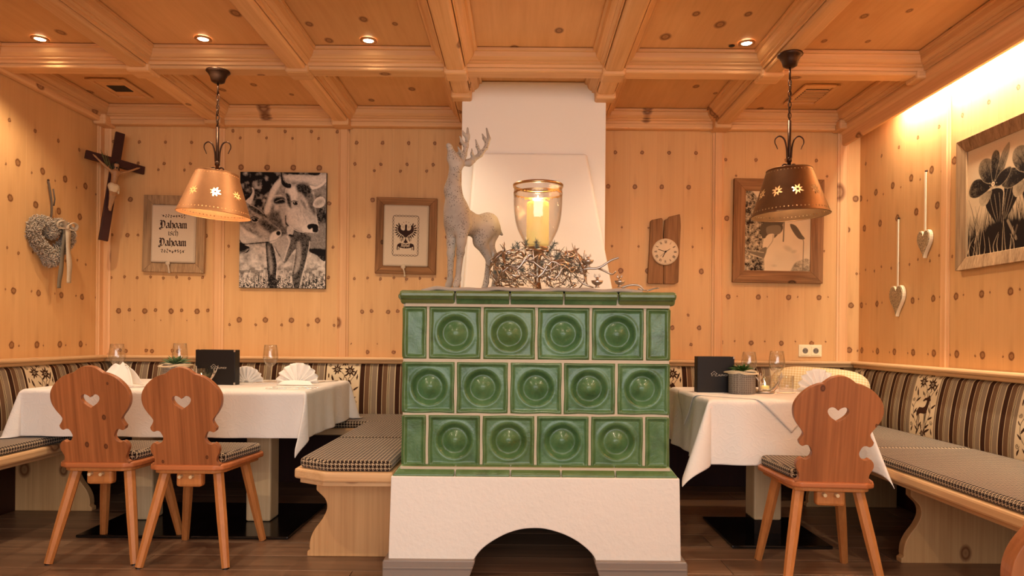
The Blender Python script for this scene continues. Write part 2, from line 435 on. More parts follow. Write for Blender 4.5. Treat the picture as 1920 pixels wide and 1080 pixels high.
M['linen'] = plain('beige_linen', srgb(196,176,150), .95, spec=.1, noise=.1, nscale=120, bump=.15, bscale=400)
M['canvas_edge'] = plain('canvas_edge', srgb(60,48,40), .8)
M['socket'] = plain('cream_plastic', srgb(240,226,186), .35)
M['socket_dark'] = plain('socket_shadow_grey', srgb(120,110,96), .5)
M['glitter'] = None
def glitter(name, a, b, sc):
    t = NT(name); co = t.coord(); v = t.n('TexVoronoi'); t.put(v.inputs['Vector'], co); v.inputs['Scale'].default_value = sc
    s = t.n('SeparateColor'); t.l(v.outputs['Color'], s.inputs[0])
    t.set(t.mix(s.outputs[0], a, b), .35, t.math('MULTIPLY', s.outputs[1], .8)); t.bump(v.outputs['Distance'], .8, .003); return t.m
M['glitter'] = glitter('coarse_glitter', srgb(110,90,66), srgb(200,178,140), 260)
M['cream'] = plain('cream_edge', srgb(228,208,172), .7)
M['ribbon'] = plain('cream_ribbon', srgb(236,220,190), .7, bump=.1)
M['burlap'] = plain('grey_burlap', srgb(126,112,92), .95, noise=.3, nscale=200, bump=.4, bscale=300)
M['lace'] = plain('beige_lace_ribbon', srgb(206,184,154), .9, noise=.25, nscale=120, bump=.3, bscale=200)
M['straw'] = plain('grey_straw', srgb(204,186,164), .9, noise=.4, nscale=90)
M['greycord'] = plain('grey_cord', srgb(96,78,62), .9, noise=.3, nscale=80)
M['skin'] = plain('painted_carved_figure', srgb(178,130,84), .5, noise=.35, nscale=70)
M['loin'] = plain('cream_painted_cloth', srgb(214,190,150), .6)
M['hair'] = plain('dark_painted_hair', srgb(40,26,18), .6)
M['palm'] = plain('dried_palm', srgb(92,88,48), .8)
M['fir'] = plain('frosted_fir', srgb(150,154,140), .85, noise=.35, nscale=60)
M['moss'] = plain('silvery_moss', srgb(176,162,142), .9, noise=.5, nscale=50)
M['succ'] = plain('succulent_leaf', srgb(112,140,92), .45, noise=.3, nscale=60)
M['succ_dark'] = plain('dark_succulent_leaf', srgb(62,100,34), .45, noise=.4, nscale=60)
def potmat():
    t = NT('grey_ornament_pot'); co = t.coord('Generated'); v = t.n('TexVoronoi'); v.feature = 'DISTANCE_TO_EDGE'; v.inputs['Randomness'].default_value = .25
    t.put(v.inputs['Vector'], t.map(t.coord(), (1,1,1))); v.inputs['Scale'].default_value = 105
    f = t.ramp(v.outputs['Distance'], [(.02, (1,1,1)), (.12, (0,0,0))])
    t.set(t.mix(t.math('MULTIPLY', f, .6), srgb(116,106,96), srgb(180,170,156)), .8); t.bump(f, .4, .002); return t.m
M['pot'] = potmat()
M['sack'] = plain('cream_paper_sack', srgb(228,210,178), .9, bump=.2, bscale=90)
def check():
    t = NT('yellow_check_fabric'); co = t.coord(); s = t.n('SeparateXYZ'); t.l(co, s.inputs[0])
    a = t.math('LESS_THAN', t.math('MODULO', t.math('ADD', t.math('MULTIPLY', s.outputs[0], 60), 100.0), 1.0), .5)
    b = t.math('LESS_THAN', t.math('MODULO', t.math('ADD', t.math('MULTIPLY', s.outputs[2], 60), 100.0), 1.0), .5)
    t.set(t.mix(t.math('MULTIPLY', t.math('ADD', a, b), .5), srgb(238,222,182), srgb(222,192,136)), .95, spec=.1); return t.m
M['check'] = check()
M['ventdark'] = plain('vent_black', srgb(22,17,14), .6)
M['clockface'] = plain('aged_clock_face', srgb(222,192,154), .7, noise=.15, nscale=14)
M['chrome_ring'] = plain('brushed_ring', srgb(190,150,110), .35, 1.0)
# ------------------------------------------------------------------ the room
XL, XR, YB, ZC, ZB = -2.86, 2.32, 4.66, 2.52, 2.42
BX = [-2.054, -1.206, -.358, .49, 1.338]
def struct(name, mb, mat, **kw):
    o = mb.build(name, mat, **kw); o['kind'] = 'structure'; return o
floor = struct('floor', MB().box(XL-.1, XR+.1, -2.9, YB+.1, -.12, -.014), M['floor'])
fb = {}
row = 0; y = 1.75
while y < YB:
    x = XL - random.uniform(0, 1.1); yw = .192
    while x < XR:
        x1 = min(x+1.28, XR); x0 = max(x, XL)
        if x1-x0 > .02:
            MB().box(x0+.0012, x1-.0012, y+.0012, min(y+yw, YB)-.0012, -.014, 0).build('plank', M['floor'], floor, bevel=.0015, seg=1)
        x += 1.28
    y += yw
wall_back = struct('wall_back', MB().box(XL-.1, XR+.1, YB+.0, YB+.1, 0, 2.7), M['pine_z'])
wall_left = struct('wall_left', MB().box(XL-.1, XL, -2.9, YB, 0, 2.7), M['pine_z'])
wall_right = struct('wall_right', MB().box(XR, XR+.1, -2.9, YB, 0, 2.7), M['pine_z'])
ceiling = struct('ceiling', MB().box(XL-.1, XR+.1, -2.9, YB+.1, ZC+.012, ZC+.1), M['pine_panel'])
MB().box(XL, 2.15, -2.9, 1.78, ZC, ZC+.012).build('panel', M['pine_panel'], ceiling)

PITCH = .1775
def zz(px, py): return at(px, py, 4.645).z
def pmat(name, left, right, rows, sx=1.0):
    """rows in pixels of one veneer strip -> local strip coordinates"""
    ks = []
    for (px, py, r) in rows:
        p = at(px, py, 4.645); x0 = at((left+right)/2, py, 4.645)
        ks.append((p.x-x0.x, p.z, r))
    return wood(name, PL, PD, axis=2, across=13, along=1.0, plank_knots=ks, tint=.018, contrast=(.15,.85), bump=.06)
VA = pmat('pine_veneer_a', 231, 280, [(260,266,.011),(258,306,.011),(247,318,.009),(244,374,.017),(239,441,.015),(259,441,.010),(234,519,.010),(258,521,.010),(273,583,.019),(244,581,.012),(254,600,.004),(238,658,.014),(276,657,.012)])
VB = pmat('pine_veneer_b', 456, 505, [(484,246,.012),(498,259,.009),(500,314,.020),(470,380,.015),(478,462,.010),(470,519,.011),(499,600,.019),(481,609,.010)])
VC = pmat('pine_veneer_c', 685, 734, [(716,268,.013),(713,308,.012),(701,320,.010),(698,375,.017),(692,443,.015),(713,443,.009),(690,521,.009),(714,523,.010),(729,585,.015),(698,583,.013),(691,660,.014),(709,645,.004)])
VD = pmat('pine_veneer_d', 1180, 1229, [(1202,286,.013),(1189,350,.016),(1215,427,.007),(1197,462,.008),(1214,508,.019),(1190,590,.011),(1211,614,.016),(1196,645,.012)])
VE = pmat('pine_veneer_e', 1396, 1445, [(1412,300,.012),(1432,330,.008),(1415,410,.018),(1428,470,.007),(1419,557,.018),(1436,556,.005),(1406,643,.017),(1432,640,.006)])
VS = wood('pine_veneer_side', srgb(224,178,122), srgb(200,149,92), axis=2, across=13, along=1.0, tint=.018, contrast=(.15,.85), bump=.06,
          plank_knots=[(.0,.93,.021),(.055,.925,.006),(.01,1.235,.020),(-.05,1.24,.006),(.045,1.45,.009),(-.04,1.47,.008),(-.02,1.75,.022),(.035,1.96,.022),(-.055,1.93,.007),(-.03,2.18,.012)])
def strips(parent, mat, x0, x1, phase, pitch=PITCH, thick=.016, z0=.70, z1=2.46, side=None):
    """veneer strips of a wall bay; side: None back wall, 'L' / 'R' side walls (x runs along the depth)"""
    k0 = math.floor((x0-phase)/pitch); shared = None; c = phase+k0*pitch
    while c < x1-1e-4:
        a, b = max(c, x0), min(c+pitch, x1); m = c+pitch/2
        if b-a > .006:
            full = abs(b-a-pitch) < 1e-6
            if full and shared is not None: o = copy_part(shared, parent)
            else:
                o = MB().box(a-m+.0001, b-m-.0001, -thick if side != 'L' else 0, 0 if side != 'L' else thick, z0, z1).build('veneer_strip', mat, parent, bevel=.0004, seg=1)
                if side == 'L':
                    pass
                if full: shared = o
            if side is None: o.location = (m, YB, 0)
            elif side == 'R': o.location = (XR, m, 0); o.rotation_euler = (0, 0, PI/2); o.scale = (1, -1, 1)
            else: o.location = (XL, m, 0); o.rotation_euler = (0, 0, PI/2); o.scale = (1, -1, 1)
        c += pitch
xs = lambda px: at(px, 450, 4.645).x
strips(wall_back, VA, XL, BX[0], xs(231))
strips(wall_back, VB, BX[0], BX[1], xs(456))
strips(wall_back, VC, BX[1], BX[2], xs(685))
strips(wall_back, VD, BX[3], BX[4], xs(1180), PITCH*1.03)
strips(wall_back, VE, BX[4], 2.186, xs(1396), PITCH*1.16)
strips(wall_back, VS, 2.186, XR, 2.14, .2)
strips(wall_right, VS, 2.55, YB-.016, 3.70, .2, side='R', z1=2.52)
strips(wall_left, VS, 2.75, YB-.016, 3.72, .2, side='L', z1=2.52)
def batten(parent, cx, cy, axis, zlo=.85, zhi=2.43, w=.052):
    mb = MB()
    prof = [(-w/2-.012, 0), (-w/2-.012, .006), (-w/2, .010), (-w/2+.004, .016), (w/2-.004, .016), (w/2, .010), (w/2+.012, .006), (w/2+.012, 0)]
    if axis == 'B': fn = lambda p, q, t: Vector((cx+p, YB-.016-q, t))
    elif axis == 'R': fn = lambda p, q, t: Vector((XR-.016-q, cy+p, t))
    else: fn = lambda p, q, t: Vector((XL+.016+q, cy+p, t))
    mb.prism(prof, fn, zlo, zhi)
    return mb.build('batten', M['pine_z'], parent, bevel=.001, seg=1)
for x in (BX[0], BX[1], BX[4], 2.186): batten(wall_back, x, 0, 'B')
batten(wall_back, XL+.035, 0, 'B'); batten(wall_left, 0, YB-.05, 'L'); 
batten(wall_right, 0, 3.70, 'R', zhi=2.52)
# --- ledge rails above the upholstery
def rail(name, x0, x1, y0, y1, side):
    mb = MB()
    prof = [(0, .812), (.072, .812), (.084, .818), (.088, .832), (.100, .836), (.104, .846), (.100, .856), (0, .856)]
    if side == 'B': fn = lambda p, q, t: Vector((t, YB-.016-p, q)); a, b = x0, x1
    elif side == 'R': fn = lambda p, q, t: Vector((XR-.016-p, t, q)); a, b = y0, y1
    else: fn = lambda p, q, t: Vector((XL+.016+p, t, q)); a, b = y0, y1
    mb.prism(prof, fn, a, b)
    o = mb.build(name, M['bench_y'] if side != 'B' else M['bench'], None, bevel=.002, seg=1); o['kind'] = 'structure'; return o
rail('trim_1', XL+.016, -.362, 0, 0, 'B'); rail('trim_2', .502, XR-.016, 0, 0, 'B')
rail('trim_3', 0, 0, 2.75, YB-.122, 'L'); rail('trim_4', 0, 0, 1.2, YB-.122, 'R')
# --- ceiling coffers
HW = .05
CXS = [(XL+.06, BX[0]-HW)] + [(BX[i]+HW, BX[i+1]-HW) for i in range(4)] + [(BX[4]+HW, 2.15)]
CYS = [(3.70+HW, YB-.075), (2.74+HW, 3.70-HW), (1.78+HW, 2.74-HW)]
MPROF = [(.004, ZB+.018), (.010, ZB+.018), (.012, ZB+.034), (.026, ZB+.038), (.026, ZB+.046), (.036, ZB+.050), (.048, ZB+.062), (.054, ZB+.078), (.056, ZB+.084), (.068, ZB+.085), (.070, ZC), (.004, ZC)]
def mould(x0, x1, y0, y1, side):
    n = len(MPROF); V = []
    for end in (0, 1):
        for d, z in MPROF:
            if side == 'n': p = ((x0+d, y1-d), (x1-d, y1-d))[end]
            elif side == 's': p = ((x0+d, y0+d), (x1-d, y0+d))[end]
            elif side == 'w': p = ((x0+d, y0+d), (x0+d, y1-d))[end]
            else: p = ((x1-d, y0+d), (x1-d, y1-d))[end]
            V.append((p[0], p[1], z))
    F = [tuple(range(n)), tuple(range(2*n-1, n-1, -1))] + [(i, (i+1) % n, n+(i+1) % n, n+i) for i in range(n)]
    mb = MB().add(V, F)
    mb.build('moulding', M['pine_x'] if side in 'ns' else M['pine_y'], ceiling, bevel=.0012, seg=1, angle=50)
for j, (y0, y1) in enumerate(CYS):
    for i, (x0, x1) in enumerate(CXS):
        MB().box(x0-.02, x1+.02, y0-.02, y1+.02, ZC+.003, ZC+.012).build('panel', M['pine_panel'], ceiling)
        for s in 'nsew': mould(x0, x1, y0, y1, s)
yr = [1.78, 2.74, 3.70]
for y in yr:
    for i in range(6):
        x0 = XL if i == 0 else BX[i-1]+HW; x1 = BX[i]-HW if i < 5 else 2.15
        MB().box(x0, x1, y-HW, y+HW, ZB, ZC).build('beam', M['pine_x'], ceiling, bevel=.012, seg=3)
for x in BX:
    for y0, y1 in ((1.2, 1.78-HW), (1.78+HW, 2.74-HW), (2.74+HW, 3.70-HW), (3.70+HW, YB-.075)):
        MB().box(x-HW, x+HW, y0, y1, ZB, ZC).build('beam', M['pine_y'], ceiling, bevel=.016, seg=3)
    for y in yr:
        MB().box(x-.064, x+.064, y-.064, y+.064, ZB-.018, ZB+.05).build('corner_block', M['pine_x'], ceiling, bevel=.014, seg=2)
    if x != BX[2] and x != BX[3]:
        MB().box(x-.058, x+.058, YB-.14, YB-.016, ZB-.022, ZB+.05).build('corner_block', M['pine_x'], ceiling, bevel=.012, seg=2)
for x in (BX[2], BX[3]):
    MB().box(x-.060, x+.060, 3.985, 4.075, ZB-.022, ZB+.05).build('corner_block', M['pine_x'], ceiling, bevel=.012, seg=2)
for x0, x1 in ((XL, BX[2]), (BX[3], 2.2)):
    MB().box(x0, x1, YB-.075, YB-.016, ZB-.012, ZC).build('cornice', M['pine_x'], ceiling, bevel=.010, seg=2)
MB().box(XL+.016, XL+.066, 1.2, YB-.08, ZB-.012, ZC).build('cornice', M['pine_y'], ceiling, bevel=.010, seg=2)
MB().box(XL+.016, XL+.10, YB-.14, YB-.016, ZB-.03, ZB+.04).build('corner_block', M['pine_x'], ceiling, bevel=.012)
# right hand cove board that hides the light strip
fas = [(2.15, ZC), (2.15, 2.425), (2.158, 2.40), (2.172, 2.385), (2.172, 2.325), (2.180, 2.315), (2.200, 2.315), (2.200, ZC)]
MB().prism(fas, lambda p, q, t: Vector((p, t, q)), 1.0, YB-.018).build('cove_board', M['pine_y'], ceiling, bevel=.002, seg=1)
for y in (2.74, 3.70, YB-.08): MB().box(2.105, 2.165, y-.06, y+.06, ZB-.02, ZB+.045).build('corner_block', M['pine_x'], ceiling, bevel=.014, seg=2)
# --- air vents in the ceiling panels
def vent(cx, cy, w, d, label, louvres):
    t = empty('ceiling_vent', (cx, cy, ZC), 0, label, 'air vent')
    for s in (-1, 1):
        MB().box(-w/2, w/2, s*d/2-.016, s*d/2+.016, -.012, -.001).build('frame_strip', M['pine_x'], t, bevel=.003)
        MB().box(s*w/2-.016, s*w/2+.016, -d/2-.016, d/2+.016, -.0125, -.0005).build('frame_strip', M['pine_y'], t, bevel=.003)
    MB().box(-w/2+.01, w/2-.01, -d/2+.01, d/2-.01, -.003, -.0005).build('backing', M['pine_panel'] if not louvres else M['pine_x'], t)
    a, b = (.055, .05) if not louvres else (.07, .09)
    MB().box(-a, a, -b, b, -.006, -.0012).build('opening', M['ventdark'], t)
    n = 7 if louvres else 0
    for i in range(n):
        yy = -b+.008+(2*b-.016)*i/(n-1)
        MB().box(-a, a, yy-.0035, yy+.0035, -.013, -.004).build('slat', M['pine_x'], t)
vent(-2.489, 4.226, .205, .30, 'square pine air vent with black opening, in the left ceiling panel', False)
vent(1.79, 4.228, .185, .31, 'slatted pine air vent in the ceiling panel right of the pendant lamp', True)
# --- recessed downlights
def downlight(x, y, label, e=36):
    t = empty('downlight', (x, y, ZC), 0, label, 'downlight', 'recessed ceiling downlights')
    MB().lathe([(.042, -.001), (.042, -.006), (.030, -.008), (.026, -.002)], 28).build('ring', M['chrome_ring'], t, smooth=True)
    MB().lathe([(0, -.0035), (.026, -.0035)], 24).build('lens', M['spot_lens'], t)
    l = bpy.data.lights.new('downlight_beam', 'SPOT'); l.energy = e; l.color = (1, .78, .54); l.spot_size = math.radians(128); l.spot_blend = .6; l.shadow_soft_size = .03
    o = bpy.data.objects.new('downlight_beam', l); COL.objects.link(o); o.parent = t; o.location = (0, 0, -.02)
downlight(-2.491, 3.524, 'glowing downlight nearest the left wall')
downlight(-1.641, 3.507, 'glowing downlight just in front of the left pendant lamp')
downlight(-.792, 3.509, 'glowing downlight between the left pendant lamp and the chimney')
downlight(1.149, 3.501, 'glowing downlight beside the right pendant lamp')
for x, y, wh in ((-1.63, 1.5, 'left'), (.07, 1.2, 'middle'), (1.75, 1.5, 'right')):        # the next row of lamps, above the camera
    downlight(x, y, 'recessed downlight nearer the viewer, %s one of its row' % wh, 50)
tag(MB().lathe([(0, -.004), (.012, -.004), (.016, -.0005)], 16).build('sensor_button', M['ventdark'], None, smooth=True, loc=(1.085, 3.541, ZC)), 'small black sensor button in the ceiling beside a downlight', 'sensor')

for nm, bxx in (('bench_shade_back', (XL+.004, XR-.004, YB-.030, YB-.001, 0, .39)), ('bench_shade_left', (XL+.001, XL+.030, 1.5, YB-.031, 0, .39)), ('bench_shade_right', (XR-.030, XR-.001, 1.5, YB-.031, 0, .39))):
    struct(nm, MB().box(*bxx), M['darkwood'], bevel=.003)  # added dark panels: the deep shade under the benches put into their colour
# ------------------------------------------------------------------ tiled stove and chimney
SY = 2.79; SX0, SX1 = -.481, .615
stove = empty('tiled_stove', (.065, SY, 0), 0, 'green tiled stove on a white plastered base with arched opening', 'stove')
sv = lambda mb, name, mat, **kw: mb.build(name, mat, stove, loc=(-.065, -SY, 0), **kw)
sv(MB().box(SX0+.036, SX1-.036, SY+.036, 4.05, .46, 1.13), 'grout_core', M['grout'])
def tile_mesh(w, h, bowl, seed):
    n = max(20, int(w/.0042)); m = max(20, int(h/.0042)); rs = np.random.default_rng(seed)
    wob = rs.uniform(-1, 1, 8)
    sst = lambda a, b, x: (lambda t: t*t*(3-2*t))(min(max((x-a)/(b-a), 0), 1))
    mb = MB(); V = []
    def fn(i, j):
        u = w*i/(n-1); v = h*j/(m-1)
        e = min(u, w-u, v, h-v) + .0012*math.sin(40*u+wob[0]*3)*math.sin(35*v+wob[1]*3)
        z = -.010*(1-sst(0, .006, e)) + .002*sst(.004, .010, e)*(1-sst(.011, .014, e)) - .0075*sst(.012, .020, e)
        cx, cy = w/2, h/2
        if bowl:
            r = math.hypot(u-cx, v-cy)
            z += .0020*math.exp(-((r-.080)/.007)**2)
            z += -.026*sst(.073, .052, r) + .021*sst(.054, .004, r)
            if r < .055: z += .0009*math.cos(r*2*PI/.0085 + .5*math.atan2(v-cy, u-cx))*(1-r/.055)
        else:
            z += .0010*math.sin(60*u+wob[2])*math.sin(45*v+wob[3]*4)
        z += .0007*math.sin(28*u+wob[4]*5)*math.cos(31*v+wob[5]*5)
        return (u-w/2, -z, v-h/2)
    mb.grid(n, m, fn)
    # rim skirt
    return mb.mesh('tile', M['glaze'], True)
TP = (SX1-SX0-2*.104)/4; G = .004
rowz = [(.905, 1.124), (.685, .897), (.468, .677)]
T_full = [tile_mesh(TP-G, .217, True, k) for k in range(2)]
T_mid = tile_mesh((SX1-SX0)/5-G, .215, True, 5)
T_half = tile_mesh(.104-G, .217, False, 9)
def put_tile(me, x, z, y=SY, rot=0, flip=1):
    o = link('tile', me, stove, loc=(x-.065, y-SY, z), rot=(0, 0, rot)); o.scale = (flip, 1, 1); return o
for r, (z0, z1) in enumerate(rowz):
    zc = (z0+z1)/2
    if r == 1:
        p = (SX1-SX0)/5
        for k in range(5): put_tile(T_mid, SX0+p*(k+.5), zc, flip=1 if k % 2 else -1)
    else:
        put_tile(T_half, SX0+.052, zc); put_tile(T_half, SX1-.052, zc, flip=-1)
        for k in range(4): put_tile(T_full[(k+r) % 2], SX0+.104+TP*(k+.5), zc, flip=1 if (k+r) % 3 else -1)
    for k in range(5):           # side faces
        yy = SY+.11+k*.228
        put_tile(T_mid, SX0, zc, yy, -PI/2); put_tile(T_mid, SX1, zc, yy, PI/2)
# grout bars fill the joints between the tiles
def gbar(x0, x1, z0, z1, d=0): sv(MB().box(x0, x1, SY+.0035+d, SY+.04-d, z0, z1), 'grout_joint', M['grout'])
for za, zb in ((1.121, 1.134), (.8935, .9085), (.6735, .6885), (.458, .4715)): gbar(SX0+.004, SX1-.004, za, zb)
for r, (z0, z1) in enumerate(rowz):
    xs_ = [SX0+.104+TP*k for k in range(5)] if r != 1 else [SX0+(SX1-SX0)/5*k for k in range(1, 5)]
    for x in xs_: gbar(x-.0065, x+.0065, z0-.005, z1+.005, .0006)
# top cornice tiles
CZ = 1.132
cprof = [(0, 0), (-.010, .002), (-.016, .008), (-.018, .018), (-.034, .024), (-.046, .034), (-.048, .044), (-.040, .054), (-.020, .058), (.09, .058), (.09, 0)]
cprof = [(-.002, 0), (-.012, .001), (-.016, .010), (-.020, .016), (-.036, .022), (-.045, .032), (-.045, .042), (-.036, .051), (-.018, .055), (.10, .055), (.10, 0)]
jx = [-.488, at(853,560,2.745).x, at(956,560,2.745).x, at(1058,560,2.745).x, at(1160,560,2.745).x, .630]
for k in range(5):
    a, b = jx[k]+(.003 if k else 0), jx[k+1]-(.003 if k < 4 else 0); n = 10
    mb = MB(); N = len(cprof); V = []
    def ofs(t):          # outer corner pieces turn the profile round the corner
        return t
    mb.prism(cprof, lambda p, q, t: Vector((t + (-(p if p < 0 else 0)*0), SY+p, CZ+q)), a, b)
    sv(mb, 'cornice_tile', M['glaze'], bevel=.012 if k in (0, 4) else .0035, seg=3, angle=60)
for s, xa in ((-1, SX0), (1, SX1)):
    for k in range(4):
        y0 = SY+.10+.24*k; y1 = min(y0+.234, 4.05)
        mb = MB(); mb.prism(cprof, lambda p, q, t: Vector((xa - s*p*.8, t, CZ+q)), y0, y1)
        sv(mb, 'cornice_tile', M['glaze'], bevel=.0035, seg=2, angle=60)
sv(MB().box(SX0+.02, SX1-.02, SY+.03, 4.05, 1.12, CZ+.050), 'top_slab', M['grout'])
sv(MB().box(jx[0]+.02, jx[-1]-.02, SY-.008, SY+.06, 1.122, CZ+.046), 'grout_bed', M['grout'])
# ledge tiles under the lowest row
lprof = [(.012, .030), (-.010, .027), (-.030, .014), (-.042, .004), (-.048, -.004), (-.048, -.012), (.012, -.012)]
lx = [-.509, at(853,882,2.75).x, at(957,882,2.75).x, at(1052,882,2.75).x, at(1154,882,2.75).x, .641]
for k in range(5):
    a, b = lx[k]+(.003 if k else 0), lx[k+1]-(.003 if k < 4 else 0)
    mb = MB(); n = len(lprof); V = []
    for t, e in ((a, 0), (b, 1)):
        for p, q in lprof:
            x = t
            if k == 0 and e == 0: x = t + (.030*(q+.012)/.042)
            if k == 4 and e == 1: x = t - (.030*(q+.012)/.042)
            V.append((x, SY+p, .449+q))
    mb.add(V, [tuple(range(n)), tuple(range(2*n-1, n-1, -1))] + [(i, (i+1) % n, n+(i+1) % n, n+i) for i in range(n)])
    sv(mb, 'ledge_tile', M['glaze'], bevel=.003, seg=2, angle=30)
sv(MB().box(lx[0]+.03, lx[-1]-.03, SY-.03, SY+.05, .435, .472), 'grout_bed', M['grout'])
# plastered base with arch
BY = 2.735; bx0, bx1, bzt, bzb = -.512, .645, .438, .105
arch = [(.312, bzb), (.300, .128), (.268, .160), (.225, .190), (.170, .215), (.110, .231), (.062, .234), (.010, .229), (-.045, .212), (-.095, .186), (-.135, .158), (-.160, .132), (-.178, bzb)]
arch = [(a, b) for a, b in spline(arch, 4)]
outl = [(bx0-.008, bzb), (-.178, bzb)] + arch[::-1][1:] + [(bx1+.008, bzb), (bx1, bzt), (bx0, bzt)]
sv(MB().prism(outl, lambda p, q, t: Vector((p, t, q)), BY, 3.75), 'plaster_base', M['plaster'], bevel=.010, seg=3, angle=40)
for a, b, c, d in ((bx0-.028, -.172, bx0-.012, -.208), (.306, bx1+.030, .340, bx1+.012)):
    mb = MB()
    if a < -.3: o4 = [(a, 0), (d, 0), (b, bzb-.004), (b, bzb+.004), (a+.004, bzb+.004), (a, bzb-.006)]
    else: o4 = [(c, 0), (b, 0), (b, bzb-.006), (b-.004, bzb+.004), (a, bzb+.004), (a, bzb-.004)]
    mb.prism(o4, lambda p, q, t: Vector((p, t, q)), BY-.022, 3.75)
    pl = sv(mb, 'painted_plinth', M['greypaint'], bevel=.005, seg=2)
    sv(MB().prism([(o4[0][0]+.004, bzb-.030), (o4[2][0]-.012 if a < -.3 else o4[1][0]-.004, bzb-.030), (o4[2][0]-.006 if a < -.3 else o4[1][0]-.004, bzb-.022), (o4[0][0]+.004, bzb-.022)] if a < -.3 else
        [(a+.012, bzb-.030), (b-.004, bzb-.030), (b-.004, bzb-.022), (a+.006, bzb-.022)], lambda p, q, t: Vector((p, t, q)), BY-.026, BY-.018), 'plinth_bead', M['greypaint'], bevel=.002)
sv(MB().box(bx0+.05, bx1-.05, 3.60, 3.74, 0, .43), 'firebox_back', M['ventdark'])
# chimney breast with sloping hood
chim = empty('chimney_breast', (.07, 4.36, 0), 0, 'white plastered chimney breast rising behind the green stove to the ceiling', 'chimney')
cv = lambda mb, name, mat, **kw: mb.build(name, mat, chim, loc=(-.07, -4.36, 0), **kw)
cv(MB().box(-.357, .500, 4.06, YB, 0, ZC), 'shaft', M['plaster_fine'], bevel=.006, seg=2)
V = [(-.305, 3.60, 1.187), (.500, 3.60, 1.187), (.585, 4.055, 1.187), (-.345, 4.055, 1.187), (-.275, 4.00, 2.075), (.378, 4.00, 2.075), (.388, 4.06, 2.082), (-.285, 4.06, 2.082)]
V = [(-.315, 3.74, 1.187), (.520, 3.74, 1.187), (.548, 4.058, 1.187), (-.350, 4.058, 1.187), (-.275, 3.985, 2.074), (.378, 3.985, 2.074), (.390, 4.058, 2.080), (-.287, 4.058, 2.080)]
cv(MB().add(V, [(3,2,1,0),(4,5,6,7),(0,1,5,4),(1,2,6,5),(2,3,7,6),(3,0,4,7)]), 'sloping_hood', M['plaster_fine'], bevel=.014, seg=3)
